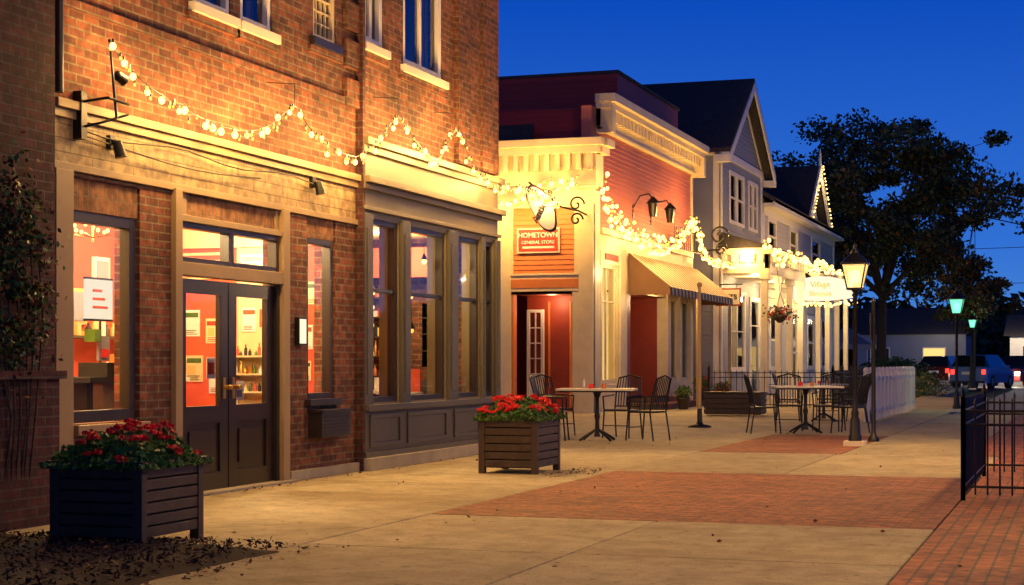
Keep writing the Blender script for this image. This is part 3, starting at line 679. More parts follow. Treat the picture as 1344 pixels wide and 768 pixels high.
for s in (-1,1):
    ye=yr+s*(yr-y0+.45); ze=rz-k*(yr-y0+.45)
    t.prism([(-18.4,yr,rz+.02),(-18.4,ye,ze),(-18.4,ye,ze+.14),(-18.4,yr,rz+.18)],(7.85,0,0),'roof')
t.build('roof',Cc)
t=MB()
for s in (-1,1):
    ye=yr+s*(yr-y0+.4); ze=rz-k*(yr-y0+.4)
    t.prism([(-10.53,yr,rz-.28),(-10.53,ye,ze-.3),(-10.53,ye,ze+.03),(-10.53,yr,rz+.06)],(-.06,0,0),'white')
    t.prism([(-10.95,yr,rz-.35),(-10.95,ye,ze-.22),(-10.95,ye,ze-.05),(-10.95,yr,rz-.1)],(-.03,0,0),'white')
    t.box(-11.05,-10.55,ye-.2,ye+.2,ze-.35,ze-.12,'white')
t.box(y0-.05,y0+.28,0,.05,0,ez,'white',F2); t.box(y1-.25,y1+.05,0,.05,0,ez,'white',F2); t.box(y0,y1,0,.07,ez-.35,ez-.1,'white',F2)
t.box(-18,-10.9,-.02,.3,ez-.35,ez-.1,'white',YF(y0)); t.box(-11.2,-10.9,0,.05,0,ez,'white',YF(y0))
t.box(y0,y1,0,1.6,4.05,4.2,'cream2',F2); t.box(y0-.1,y1,0,1.75,4.65,4.85,'cream2',F2); t.box(y0,y1,1.45,1.6,4.2,4.65,'cream2',F2); t.box(-11,-9.4,y0,y0+.15,4.2,4.65,'cream2')
t.prism([(-11,y0-.1,5.4),(-9.2,y0-.1,4.86),(-11,y0-.1,4.86)],(0,y1-y0+.1,0),'roof')
dentils(t,F2,y0,y1,4.4,4.65,1.6,1.7,.35,'cream2',.5); dentils(t,YF(y0),-11,-9.4,4.4,4.65,0,.1,.3,'cream2',.5)
for yy in (53.1,55.6,57.9,60.2): t.box(yy-.1,yy+.1,1.35,1.55,0,4.05,'cream2',F2); t.box(yy-.15,yy+.15,1.3,1.6,3.85,4.05,'cream2',F2); t.box(yy-.15,yy+.15,1.3,1.6,0,.25,'cream2',F2)
t.build('trim_and_porch',Cc,bevel=.01)
fr=MB(); gl=MB()
for a,b,c,d_ in opsC[:2]:
    window(fr,gl,F2,a,(a+b)/2,c,d_,.12,'white',w=0.0,nh=1,g='glassd',mw=.06); window(fr,gl,F2,(a+b)/2,b,c,d_,.12,'white',w=0.0,nh=1,g='glassd',mw=.06)
    gl.poly([(a,-.3,c),(b,-.3,c),(b,-.3,d_),(a,-.3,d_)],'dark',F2)
window(fr,gl,F2,54.6,57.2,.9,3.6,.15,'white',w=0,nv=1,nh=1,g='glassd'); window(fr,gl,F2,58.1,59.9,0,3.5,.15,'white',w=0,zs=[2.5],g='glassd')
for a,b,c,d_ in opsC[2:]: gl.poly([(a,-.6,c),(b,-.6,c),(b,-.6,d_),(a,-.6,d_)],'dark',F2)
fr.build('window_frames',Cc); gl.build('window_glass',Cc)
point('porch_lamp',(-10.2,55,3.8),100,(1,.60,.25),.1,Cc); point('porch_lamp',(-10.2,59,3.8),100,(1,.60,.25),.1,Cc)
hb=empty('hanging_flower_basket'); m=MB(); m.lathe(-9.0,52.7,2.45,[(.05,0),(.2,.12),(.26,.25),(.2,.25)],'wood',12)
for a in (0,2.1,4.2): m.cyl((-9.0+.24*math.cos(a),52.7+.24*math.sin(a),2.7),(-9.0,52.7,3.4),.01,.01,'iron',4)
m.cyl((-9.0,52.7,3.4),(-9.2,52.95,4.65),.01,.01,'iron',4); m.build('basket',hb)
leaves('foliage',[(-9.0+random.gauss(0,.2),52.7+random.gauss(0,.2),2.75+random.gauss(0,.12)) for _ in range(500)],.05,['leaf2','dry1','petal2'],hb,weights=[.5,.3,.2])
ps=empty('projecting_shop_sign'); m=MB(); m.box(-10.75,-9.95,51.2,51.25,2.95,3.5,'reddoor'); m.box(-10.7,-10.0,51.19,51.2,3.0,3.45,'cream2'); m.tube([(-10.95,52.9,3.6),(-10.6,51.22,3.62),(-9.9,51.22,3.62)],.02,'iron'); 
for q in (-10.6,-10.1): m.cyl((q,51.22,3.5),(q,51.22,3.62),.008,.008,'iron',4)
m.build('board',ps); text('lettering','GIFTS',(-10.35,51.18,3.22),.22,'dark',(math.pi/2,0,0),ps)

# ------------------------------------------------------------ pale house D
D=empty('pale_clapboard_house'); y0,y1=60.5,79.0; ez=7.2
opsD=[(61.6,63.4,5.2,6.6),(66.5,68.5,5.2,6.6),(72.1,74.7,5.2,6.6),(62,64.5,.9,3.2),(66.5,68.5,0,3.2),(71,73,.9,3.2),(75,77,.9,3.2)]
w=MB(); wall(w,F2,y0,y1,0,ez,opsD,'bluel'); clap(w,F2,y0,y1-.2,4.0,ez,opsD,'bluel',.17); clap(w,F2,y0,y1-.2,.4,3.6,opsD,'cream2',.17)
w.box(-19,-11.01,y0,y0+.2,0,ez,'bluel'); w.box(-19,-11.01,y1-.2,y1,0,ez,'bluel'); w.box(-19.2,-19,y0,y1,0,ez,'bluel')
w.prism([(-11.1,y1-.2,ez),(-19,y1-.2,ez),(-15,y1-.2,9.5)],(0,.2,0),'bluel'); w.prism([(-11.1,y0,ez),(-19,y0,ez),(-15,y0,9.5)],(0,.2,0),'bluel')
w.prism([(-10.98,69.3,ez),(-10.98,74.3,ez),(-10.98,71.8,9.3)],(-.15,0,0),'cream2')
w.build('walls',D)
t=MB(); t.prism([(-10.5,y0-.1,7.0),(-15,y0-.1,9.7),(-15,y0-.1,9.85),(-10.5,y0-.1,7.16)],(0,y1-y0+.4,0),'roof'); t.prism([(-19.5,y0-.1,7.0),(-15,y0-.1,9.7),(-15,y0-.1,9.85),(-19.5,y0-.1,7.16)],(0,y1-y0+.4,0),'roof')
for s in (-1,1): t.prism([(-10.6,71.8,9.4),(-10.6,71.8+s*2.8,7.1),(-10.6,71.8+s*2.8,7.25),(-10.6,71.8,9.6)],(-4,0,0),'roof')
t.build('roof',D)
t=MB(); t.box(y0,y1,0,.5,6.85,7.0,'white',F2); t.box(y0,y1,.42,.5,7.0,7.12,'white',F2); t.box(y0,y1,0,.08,6.6,6.85,'white',F2)
t.box(y1-.3,y1+.05,0,.06,0,7,'white',F2); t.box(y0,y0+.25,0,.06,0,7,'white',F2); t.box(y0,y1,0,.1,3.6,4.0,'cream2',F2)
for s in (-1,1): t.prism([(-10.5,71.8,9.25),(-10.5,71.8+s*2.9,6.95),(-10.5,71.8+s*2.9,7.25),(-10.5,71.8,9.62)],(-.09,0,0),'white')
t.cyl((-10.55,71.8,9.5),(-10.55,71.8,10.3),.08,.02,'white',6)
t.box(60.6,70,0,1.9,3.9,4.05,'cream2',F2); t.box(60.6,70,1.75,1.9,4.05,4.5,'cream2',F2); t.box(60.6,70,0,2.0,4.5,4.65,'cream2',F2); dentils(t,F2,60.6,70,4.2,4.5,1.9,2.0,.4,'cream2')
for yy in (62.2,64.6,67.2,69.8): t.box(yy-.11,yy+.11,1.7,1.88,0,3.9,'cream2',F2)
t.build('trim_and_porch',D,bevel=.01)
fr=MB(); gl=MB()
for i,(a,b,c,d_) in enumerate(opsD):
    window(fr,gl,F2,a,b,c,d_,.16,'white',w=0.0,nh=1,nv=0,g='glassd' ,mw=.08)
    gl.poly([(a,-.5,c),(b,-.5,c),(b,-.5,d_),(a,-.5,d_)],'e_win' if i in (1,4) else 'dark',F2)
fr.build('window_frames',D); gl.build('window_glass',D)
b=MB()
for i in range(34):
    s=-1 if i%2 else 1; q=(i//2)/16; b.sph(-10.42,71.8+s*2.7*q,9.55-2.35*q+random.uniform(-.05,.05),.035,'e_bulb2',6)
b.build('gable_bulbs',D)
point('porch_lamp',(-9.8,63,3.6),130,(1,.64,.28),.1,D); point('porch_lamp',(-9.8,68,3.6),130,(1,.64,.28),.1,D); point('gable_lamp',(-9.8,71.8,8.4),90,(1,.70,.36),.1,D)
ls=empty('illuminated_projecting_sign'); m=MB(); n=20; P=[]
for i in range(n+1): a=i/n; P.append((-10.0+2.3*a,60.2,4.08+.2*math.sin(math.pi*a)))
P+= [(-7.7,60.2,3.5)]+[(-7.7-2.3*i/n,60.2,3.5-.1*math.sin(math.pi*i/n)) for i in range(1,n)]+[(-10,60.2,3.5)]
m.prism(P,(0,.12,0),'e_white'); m.tube([(-11,60.3,4.4),(-7.6,60.3,4.5)],.04,'iron',6); m.tube([(-7.65,60.3,0),(-7.65,60.3,4.5)],.05,'iron',8)
m.build('board',ls); text('lettering','Village',(-8.85,60.17,3.98),.26,'gold',(math.pi/2,0,0),ls); text('lettering_2','Shoppes',(-8.85,60.17,3.66),.24,'gold',(math.pi/2,0,0),ls)
b=MB()
for i in range(120):
    a=random.random(); b.sph(-10.1+2.6*a,60.1,(4.25+.2*math.sin(math.pi*a) if i%2 else 3.35-.1*math.sin(math.pi*a))+random.uniform(-.07,.09),random.uniform(.03,.05),'e_bulb2',6)
b.build('bulbs',ls)
point('sign_glow',(-8.8,59.3,3.2),90,(1,.66,.32),.2,ls)

# ------------------------------------------------------------ planters
def planter(name,x0,x1,y0,y1,h,seed,nf):
    random.seed(seed); np.random.seed(seed)
    e=empty(name); m=MB(); m.box(x0+.05,x1-.05,y0+.05,y1-.05,.06,h-.06,'dark')
    for x in (x0,x1-.07):
        for y in (y0,y1-.07): m.box(x,x+.07,y,y+.07,0.0,h-.03,'wood')
    nb=6; bh=(h-.1)/nb
    for i in range(nb):
        z=.07+i*bh; j=random.uniform(0,.006)
        m.box(x0+.071,x1-.071,y0+.01-j,y0+.035,z,z+bh-.012,'wood'); m.box(x0+.071,x1-.071,y1-.035,y1-.01,z,z+bh-.012,'wood')
        m.box(x0+.01,x0+.035,y0+.071,y1-.071,z,z+bh-.012,'wood'); m.box(x1-.035,x1-.01+j,y0+.071,y1-.071,z,z+bh-.012,'wood')
    for q in ((x0-.02,x1+.02,y0-.02,y0+.06),(x0-.02,x1+.02,y1-.06,y1+.02),(x0-.02,x0+.06,y0+.061,y1-.061),(x1-.06,x1+.02,y0+.061,y1-.061)): m.box(*q,h-.03,h,'wood')
    m.box(x0+.06,x1-.06,y0+.06,y1-.06,h-.08,h-.03,'soil'); m.build('wooden_box',e,bevel=.004)
    cx,cy=(x0+x1)/2,(y0+y1)/2; rx,ry=(x1-x0)/2+.02,(y1-y0)/2+.02; L=[];Fl=[]
    def top(x,y):
        r=max(abs((x-cx)/rx),abs((y-cy)/ry)); return h+.18*(1-r**3)+.09*noise.noise(Vector((x*6,y*6,seed)))
    for _ in range(5600):
        x=random.uniform(cx-rx-.03,cx+rx+.03); y=random.uniform(cy-ry-.03,cy+ry+.03); zt=top(x,y); L.append((x,y,random.uniform(h-.04,max(h-.02,zt))))
    leaves('leaves',L,.022,['leaf1','leaf2'],e,weights=[.65,.35],aspect=.7)
    for _ in range(nf):
        x=random.uniform(cx-rx,cx+rx); y=random.uniform(cy-ry,cy+ry); z=top(x,y)+.02; rr=random.uniform(.018,.036)
        if noise.noise(Vector((x*5,y*5,seed+3)))<-.05: continue
        for _ in range(26):
            v=Vector((random.gauss(0,1),random.gauss(0,1),random.gauss(0,.6)))
            v.normalize(); Fl.append((x+v.x*rr,y+v.y*rr,z+abs(v.z)*rr*.8))
    leaves('flowers',Fl,.013,['petal','petal2'],e,weights=[.7,.3],aspect=.9)
planter('flower_planter',-6.39,-5.7,9.4,10.2,.56,3,150)
planter('flower_planter',-6.2,-5.53,17.1,17.95,.62,5,260)
random.seed(11); np.random.seed(11)

# ------------------------------------------------------------ furniture
def chair(name,x,y,a,s=1.0):
    T=RT(x,y,0,a,s); m=MB(T); r=.013
    for sx in (-.23,.23):
        m.tube([(sx,.24,0),(sx*.96,.2,.44)],r,'iron',6); m.tube([(sx,-.27,0),(sx*.96,-.2,.44),(sx*.94,-.24,.70),(sx*.86,-.31,.95)],r,'iron',6)
        m.tube([(sx*.96,.2,.44),(sx*1.05,.2,.66),(sx*1.05,-.22,.68)],r,'iron',6); m.tube([(sx*.96,.2,.44),(sx*.96,-.2,.44)],r,'iron',6)
    m.tube([(-.22,.2,.44),(.22,.2,.44)],r,'iron'); m.tube([(-.22,-.2,.44),(.22,-.2,.44)],r,'iron'); m.tube([(-.2,-.31,.95),(0,-.335,1.0),(.2,-.31,.95)],r,'iron')
    m.tube([(-.22,.22,.2),(.22,.22,.2)],.008,'iron')
    for i in range(9): u=-.2+i*.05; m.box(u-.018,u+.018,-.2,.2,.445,.457,'iron')
    for i in range(8):
        u=-.17+i*.0486; m.tube([(u,-.215,.5),(u,-.25,.72),(u*.95,-.32,.97)],.009,'iron',5)
    m.tube([(-.21,-.21,.5),(.21,-.21,.5)],.01,'iron')
    return m.build(name)
def table(name,x,y,a,L=.55,W=.4,s=1.0,rnd=False,ped=(-.22,.22)):
    T=RT(x,y,0,a,s); m=MB(T)
    if rnd: m.lathe(0,0,.735,[(.02,0),(L,0),(L+.01,.012),(L,.03),(.01,.03)],'ttop',28)
    else:
        m.box(-L,L,-W,W,.737,.765,'ttop'); m.box(-L+.05,L-.05,-W+.05,W-.05,.715,.737,'iron')
    for px in ((-.0,) if rnd else ped):
        m.lathe(px,0,0,[(.05,.06),(.035,.12),(.03,.3),(.045,.36),(.028,.42),(.028,.62),(.06,.7),(.09,.715)],'iron',12)
        for q in range(4):
            b=q*math.pi/2+.78; m.tube([(px+.03*math.cos(b),.03*math.sin(b),.16),(px+.18*math.cos(b),.18*math.sin(b),.09),(px+.32*math.cos(b),.32*math.sin(b),.015)],.02,'iron',6)
    m.lathe(.1,0,.766,[(.03,0),(.035,.04),(.025,.07)],'orange',10); m.box(-.12,-.05,-.05,.05,.766,.83,'petal'); m.lathe(-.2,.05,.766,[(.02,0),(.02,.1),(.008,.14)],'white',8)
    return m.build(name)
a0=math.radians(18)
table('patio_table',-7.05,24.8,a0*.5,.56,.38,1.05,ped=(0,))
chair('patio_chair',-6.35,25.15,math.radians(70),1.0); chair('patio_chair',-7.75,24.7,math.radians(-80),1.0)
chair('patio_chair',-6.95,25.9,math.radians(170)); chair('patio_chair',-8.2,26.3,math.radians(-120))
table('patio_table',-4.45,28.6,.3,.55,.45,1.05,ped=(0,))
chair('patio_chair',-5.1,28.3,math.radians(-70)); chair('patio_chair',-3.75,28.9,math.radians(75)); chair('patio_chair',-4.2,29.6,math.radians(175)); chair('patio_chair',-4.9,29.6,math.radians(190))
table('patio_table',-5.0,34.5,.1,.5,.5,1.0,True); chair('patio_chair',-5.7,34.4,math.radians(-85)); chair('patio_chair',-4.35,34.5,math.radians(85)); chair('patio_chair',-5.0,35.3,math.radians(180))

def fence(name,pts,h,sp,k,post=.03,pr=.012,fin=True,z0=0):
    m=MB()
    for a,b in zip(pts[:-1],pts[1:]):
        A_=Vector(a+(z0,));B_=Vector(b+(z0,)); L=(B_-A_).length; n=max(1,int(L/sp))
        for z in (.12,h-.18,h-.06): m.cyl(tuple(A_+Vector((0,0,z))),tuple(B_+Vector((0,0,z))),.012,.012,k,6)
        for i in range(n+1):
            p=A_.lerp(B_,i/n); m.cyl(tuple(p+Vector((0,0,.05))),tuple(p+Vector((0,0,h))),pr*.8,pr*.8,k,6)
            if fin: m.cyl(tuple(p+Vector((0,0,h))),tuple(p+Vector((0,0,h+.06))),pr*1.5,.001,k,6)
        np_=max(1,int(L/1.8))
        for i in range(np_+1):
            p=A_.lerp(B_,i/np_); m.box(p.x-post,p.x+post,p.y-post,p.y+post,z0,z0+h+.06,k); m.cyl((p.x,p.y,z0+h+.06),(p.x,p.y,z0+h+.16),post*1.2,.002,k,8)
    return m.build(name)
fence('iron_fence',[(2.2,15.1),(-.98,15.1),(-.98,18.4),(2.2,18.4)],.84,.10,'iron',.02,.011)
fence('iron_patio_railing',[(-9.2,43),(-6.0,43),(-6.0,52)],1.0,.14,'iron',.03,.012,False)
def wf(m):
    for i in range(14):
        y=34.5+i*.75; m.box(-4.2,-4.08,y,y+.12,0,1.0,'white'); m.sph(-4.14,y+.06,1.04,.07,'white',8)
    m.box(-4.17,-4.11,34.5,44.4,.82,.9,'white'); m.box(-4.17,-4.11,34.5,44.4,.15,.22,'white')
    for i in range(66): m.box(-4.155,-4.125,34.6+i*.15,34.64+i*.15,.2,.84,'white')
ob('white_railing',wf)
def wb(m):
    x0,x1,y0,y1=-8.1,-6.8,37.3,38.0
    m.box(x0+.03,x1-.03,y0+.03,y1-.03,.03,.44,'dark')
    for i in range(4): m.box(x0,x1,y0,y1,.05+i*.115,.155+i*.115,'wood')
    m.box(x0-.02,x1+.02,y0-.02,y1+.02,.512,.54,'wood')
ob('wooden_planter_box',wb,.006)
def umb(m):
    m.lathe(-6.7,30.5,0,[(.22,0),(.22,.03),(.08,.06),(.05,.1),(.045,.35)],'iron',14); m.cyl((-6.7,30.5,.1),(-6.7,30.5,2.6),.032,.028,'gold',10); m.sph(-6.7,30.5,2.64,.05,'gold',8)
ob('banner_pole',umb)

# ------------------------------------------------------------ street lamps
def lamp(name,x,y,h,gk,col,power,foot=True):
    e=empty(name); m=MB()
    if foot: m.box(x-.15,x+.15,y-.15,y+.15,0,.07,'cream2')
    m.lathe(x,y,.07,[(.10,0),(.10,.06),(.08,.1),(.07,.3),(.05,.36),(.058,.4),(.042,.45),(.036,.6),(.03,h-.64),(.05,h-.62),(.028,h-.58),(.06,h-.54),(.07,h-.52)],'iron',16)
    b,t_=.10,.17
    for sx in (-1,1):
        for sy in (-1,1): m.cyl((x+sx*b,y+sy*b,h-.45),(x+sx*t_,y+sy*t_,h-.1),.012,.012,'iron',5)
    for q in ((x-b-.01,x+b+.01,y-b-.01,y-b+.015),(x-b-.01,x+b+.01,y+b-.015,y+b+.01),(x-b-.01,x-b+.015,y-b+.015,y+b-.015),(x+b-.015,x+b+.01,y-b+.015,y+b-.015)): m.box(*q,h-.47,h-.44,'iron')
    for q in ((x-t_-.02,x+t_+.02,y-t_-.02,y-t_+.02),(x-t_-.02,x+t_+.02,y+t_-.02,y+t_+.02),(x-t_-.02,x-t_+.02,y-t_+.02,y+t_-.02),(x+t_-.02,x+t_+.02,y-t_+.02,y+t_-.02)): m.box(*q,h-.11,h-.08,'iron')
    r=t_*1.3
    m.cyl((x,y,h-.08),(x,y,h+.06),r,.06,'iron',8); m.lathe(x,y,h+.06,[(.06,0),(.05,.04),(.02,.07),(.03,.1),(.003,.16)],'iron',8)
    m.build('post',e)
    gm=MB()
    for i in range(4):
        c=[(-1,-1),(1,-1),(1,1),(-1,1)]; p,q=c[i],c[(i+1)%4]
        gm.poly([(x+p[0]*b,y+p[1]*b,h-.44),(x+q[0]*b,y+q[1]*b,h-.44),(x+q[0]*t_,y+q[1]*t_,h-.11),(x+p[0]*t_,y+p[1]*t_,h-.11)],gk)
    gm.build('lantern_glass',e); bm=MB(); bm.sph(x,y,h-.28,.08,'e_bulb2' if gk=='lg_warm' else 'e_green',10,1.3); bm.build('bulb',e)
    point('lamp_light',(x,y,h-.28),power,col,.085,e)
lamp('offscreen_fill_lamp',-3.1,24.5,2.72,'lg_warm',(1,.58,.20),3200)
lamp('offscreen_fill_lamp',-2.9,42.3,2.85,'lg_green',(.7,1,.5),800)
lamp('offscreen_fill_lamp',-4.6,77,3.2,'lg_green',(.4,1,.6),900)
lamp('offscreen_fill_lamp',0.7,20.6,6.4,'lg_warm',(1,.55,.17),30000)  # added lamp, unseen past the right frame edge, raised to brighten the pavement
lamp('offscreen_fill_lamp',0.6,10.6,6.0,'lg_warm',(1,.55,.17),12000)  # second unseen lamp, added off frame to brighten the foreground sidewalk
lamp('offscreen_fill_lamp',4.0,52,4.2,'lg_warm',(1,.70,.40),4500)  # added out of view as extra ground light for the far road
def sp(m):
    m.lathe(-3.0,25.9,0,[(.09,0),(.09,.05),(.05,.1),(.035,.15),(.03,2.1),(.04,2.12),(.005,2.2)],'iron',12); m.box(-3.03,-3.02,25.7,26.1,1.55,1.95,'iron')
ob('sign_post',sp)

# ------------------------------------------------------------ trees
def tree(name,x,y,h,tr,cz,rx,rz_,nc,nl,ls,keys,wts,seed,cr=1.1):
    rs=random.Random(seed); np.random.seed(seed); e=empty(name); m=MB()
    ctr=[]
    while len(ctr)<nc:
        a=rs.uniform(0,6.283); u=rs.uniform(-1,1); rr=rs.uniform(.3,1)**.5
        px=rr*math.cos(a)*math.sqrt(1-u*u); py=rr*math.sin(a)*math.sqrt(1-u*u); pz=rr*u
        k=.78+.6*noise.noise(Vector((px*2+seed,py*2,pz*2)))
        ctr.append((x+px*rx*k,y+py*rx*k,cz+pz*rz_*k))
    fork=cz-rz_*.75
    m.cyl((x,y,-.1),(x+.1,y,fork),tr,tr*.7,'bark',10); m.cyl((x,y,-.15),(x,y,.3),tr*1.5,tr,'bark',10)
    limbs=[]
    for i in range(9):
        a=i*.9+rs.uniform(-.3,.3); r=rx*rs.uniform(.3,.6); p=(x+r*math.cos(a),y+r*math.sin(a),cz+rz_*rs.uniform(-.3,.5)); limbs.append(p)
        md=(x+r*.45*math.cos(a),y+r*.45*math.sin(a),(fork+p[2])/2); m.cyl((x+.1,y,fork-.1),md,tr*.55,tr*.35,'bark',7); m.cyl(md,p,tr*.35,tr*.15,'bark',6)
    for c in ctr:
        l=min(limbs,key=lambda q:(q[0]-c[0])**2+(q[1]-c[1])**2+(q[2]-c[2])**2); m.cyl(l,c,tr*.12,tr*.03,'bark',4,False)
    m.build('trunk_and_limbs',e)
    ca=np.array(ctr); idx=np.random.randint(0,nc,nl); sc=cr*np.random.uniform(.4,1.25,nc)
    g_=np.random.normal(size=(nl,3)); g_*= (np.random.uniform(.3,1.2,nl)/np.linalg.norm(g_,axis=1))[:,None]; g_[:,2]*=.6
    leaves('foliage',ca[idx]+g_*sc[idx][:,None],ls,keys,e,weights=wts)
tree('broadleaf_tree',-9.4,84,13.5,.28,8.6,7.9,5.4,170,34000,.13,['tleaf1','tleaf2','tleaf3'],[.5,.38,.12],4,1.05)
tree('broadleaf_tree',-4.8,80,7,.15,4.6,2.3,2.2,50,8000,.10,['tleaf1','tleaf3','tleaf2'],[.3,.45,.25],9,.6)
tree('broadleaf_tree',-16,98,12,.28,7.3,7,4.6,90,14000,.18,['tleaf1','tleaf2'],[.7,.3],14,1.3)
def shrubs(name,items,n,ls,keys,wts):
    C=[]
    for (x,y,z,r,rz_) in items:
        k=int(n*r*r)
        for _ in range(k):
            v=Vector((random.gauss(0,1),random.gauss(0,1),random.gauss(0,1))).normalized()*random.uniform(.55,1.05); q=1+.3*noise.noise(v*2+Vector((x,y,0)))
            C.append((x+v.x*r*q,y+v.y*r*q,max(.02,z+v.z*rz_*q)))
    leaves(name,C,ls,keys,None,weights=wts)
shrubs('shrub_bed',[(-5.7+random.uniform(-.5,.5),47+i*1.3,.3,random.uniform(.4,.65),random.uniform(.3,.65)) for i in range(15)],1100,.05,['leaf2','tleaf2','tleaf1','gold'],[.35,.25,.35,.05])
shrubs('shrub_bed',[(-9+random.uniform(-1,1),82+i*.9,.5,1.1,.9) for i in range(6)],600,.1,['tleaf1','leaf2'],[.6,.4])
items=[]
for i in range(70):
    x=-60+i*2.6; items.append((x,165+random.uniform(-10,10),random.uniform(1.5,4),random.uniform(3,5.5),random.uniform(3,5.5)))
shrubs('distant_trees',items,28,.7,['tleaf1','tleaf2'],[.8,.2])
m=MB(); P=[(-700,330,-1)]+[(-700+i*35,330,6+5*noise.noise(Vector((i*.35,0,0)))+3*math.sin(i*.5)) for i in range(41)]+[(700,330,-1)]
m.prism(P,(0,60,0),'tleaf1'); m.build('distant_hill')
def dhouse(name,x0,x1,y0,y1,h,rh,mk,lit,lp,pw):
    fb=empty(name); m=MB(); m.box(x0,x1,y0,y1,0,h,mk); m.prism([(x0-.4,y0-.5,h),(x0-.4,y1+.5,h),(x0-.4,(y0+y1)/2,h+rh)],(x1-x0+.8,0,0),'roof')
    n=int((x1-x0)/3.2)
    for i in range(n):
        a=x0+(i+.25)*(x1-x0)/n; m.box(a-.1,a+1.7,y0-.04,y0,.5,2.4,'white'); m.box(a,a+1.6,y0-.06,y0-.04,.6,2.3,'e_win' if i in lit else 'dark')
    m.build('walls_and_roof',fb); point('yard_lamp',lp,pw,(1,.8,.55),.2,fb)
dhouse('white_distant_building',-4.6,9,118,130,3.0,1.6,'white',(1,),(-4,114,4),900)
dhouse('distant_house',-17,-8.5,134,142,3.4,2.2,'blue',(1,),(-10,131,3.5),120)
for i,(x,y) in enumerate(((-12.5,95),(-16,100))):
    m=MB(); k=['blue','white'][i]
    for sx in (-1.5,1.5):
        for sy in (-1.5,1.5): m.cyl((x+sx,y+sy,0),(x+sx,y+sy,2.2),.04,.04,'white',6)
    c=[(x-1.6,y-1.6,2.2),(x+1.6,y-1.6,2.2),(x+1.6,y+1.6,2.2),(x-1.6,y+1.6,2.2)]
    for j in range(4): m.poly([c[j],c[(j+1)%4],(x,y,3.2)],k); p,q=c[j],c[(j+1)%4]; m.poly([p,q,(q[0],q[1],1.95),(p[0],p[1],1.95)],k)
    m.build('canopy_tent')

# ------------------------------------------------------------ cars
def car(name,x,y,a,paint,lit=True):
    T=RT(x,y,-.05,a); e=empty(name); m=MB(T)
    S=[(0,.80,.95,.98,.76),(.08,.9,1.0,1.06,.80),(.5,.92,1.02,1.60,.64),(2.6,.92,1.0,1.62,.64),(3.45,.92,.98,1.06,.74),(4.45,.88,.86,.92,.7),(4.65,.8,.7,.76,.62)]
    R=[[(-w_,yy,.28),(-w_,yy,.72),(-w_*.97,yy,zb),(-wr,yy,zt),(wr,yy,zt),(w_*.97,yy,zb),(w_,yy,.72),(w_,yy,.28)] for yy,w_,zb,zt,wr in S]
    for i in range(len(R)-1):
        for j in range(8):
            k=paint
            if i in (1,3) and j==3: k='cargl'
            if i in (1,2,3) and j in (2,4): k='cargl'
            m.add([R[i][j],R[i][(j+1)%8],R[i+1][(j+1)%8],R[i+1][j]],[(0,1,2,3)],k)
    m.add(R[0],[tuple(range(8))],paint); m.add(R[-1],[tuple(range(8))],paint)
    m.box(-.82,.82,-.06,.1,.3,.55,paint); m.box(-.3,.3,-.03,.0,.68,.82,'white'); m.box(-.8,.8,-.07,-.05,.3,.38,'tire')
    for s in (-1,1):
        m.box(min(s*.66,s*.83),max(s*.66,s*.83),-.025,.02,.70,.92,'e_red' if lit else 'carred')
        m.box(min(s*.52,s*.78),max(s*.52,s*.78),4.5,4.68,.58,.76,'e_head' if lit else 'white')
        m.box(min(s*.93,s*1.08),max(s*.93,s*1.08),3.0,3.12,1.0,1.12,paint)
        for yy in (.85,3.65):
            m.cyl((s*.72,yy,.33),(s*.94,yy,.33),.33,.33,'tire',20); m.cyl((s*.94,yy,.33),(s*.95,yy,.33),.2,.18,'metal',12)
    m.build('body',e)
    if lit:
        for s in (-.6,.6): 
            p=T(s,4.9,.65); point('headlight',p,90,(1,.85,.6),.05,e)
car('parked_suv',-5.1,82,math.radians(-14),'carblue',True)
car('parked_car',-7.6,93,math.radians(-10),'carred',True)
car('parked_car',-16,92,math.radians(80),'carblue',False)
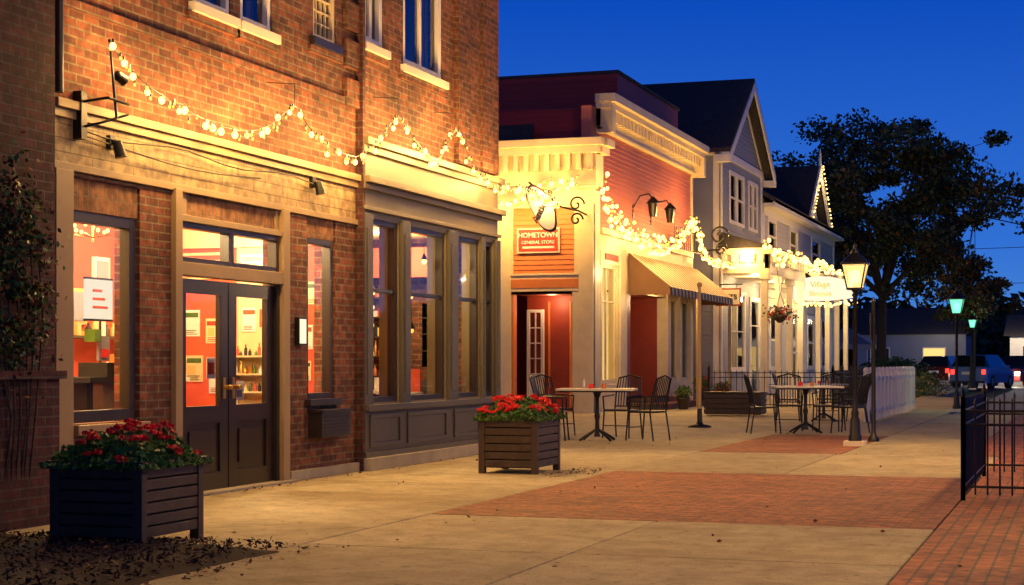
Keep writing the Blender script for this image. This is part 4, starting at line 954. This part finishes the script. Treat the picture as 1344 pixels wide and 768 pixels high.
car('parked_car',-2.7,96,math.radians(166),'carred',True)

up=MB(); up.cyl((22,150,0),(22,150,13),.16,.12,'bark',8); up.box(21,23,149.9,150.1,11.5,11.7,'bark'); up.build('utility_pole')
up=MB()
for z0,z1 in ((12,11),(8.6,8.2)):
    up.tube([(22-48*t,150,z0+(z1-z0)*t-1.44*t*(1-t)) for t in np.linspace(-1,1,20)],.035,'iron',4)
up.build('utility_wires')

# ------------------------------------------------------------ world, sun, camera
W=bpy.data.worlds.new('World'); scene.world=W; W.use_nodes=True; nt=W.node_tree; nt.nodes.clear()
out=nt.nodes.new('ShaderNodeOutputWorld'); bg=nt.nodes.new('ShaderNodeBackground'); nt.links.new(bg.outputs[0],out.inputs[0])
sky=nt.nodes.new('ShaderNodeTexSky'); sky.sky_type='NISHITA'; sky.sun_disc=False; sky.sun_elevation=math.radians(-3); sky.sun_rotation=math.radians(200)
tc=nt.nodes.new('ShaderNodeTexCoord'); spx=nt.nodes.new('ShaderNodeSeparateXYZ'); nt.links.new(tc.outputs['Generated'],spx.inputs[0])
grad=ramp(nt,spx.outputs[2],[(0,(.08,.26,.66)),(.07,(.03,.16,.66)),(.21,(.003,.07,.50)),(.45,(.001,.014,.12)),(1,(.001,.005,.04))])
mul=mix_c(nt,1.0,sky.outputs[0],(.004,.006,.012),'MULTIPLY')
col=mix_c(nt,1.0,grad,mul,'ADD'); nt.links.new(col,bg.inputs[0]); bg.inputs[1].default_value=1.0
s=bpy.data.lights.new('sun','SUN'); s.energy=.02; s.angle=math.radians(10); s.color=(.6,.75,1); so=bpy.data.objects.new('sun',s); so.rotation_euler=(math.radians(60),0,math.radians(20)); scene.collection.objects.link(so)
cam=bpy.data.cameras.new('camera'); co=bpy.data.objects.new('camera',cam); scene.collection.objects.link(co)
co.location=(0,0,1.2); co.rotation_euler=(math.pi/2,0,math.atan(748/2200)); cam.sensor_width=36; cam.lens=2200/1344*36; cam.shift_y=92/1344; cam.clip_end=3000; cam.clip_start=.05
scene.camera=co
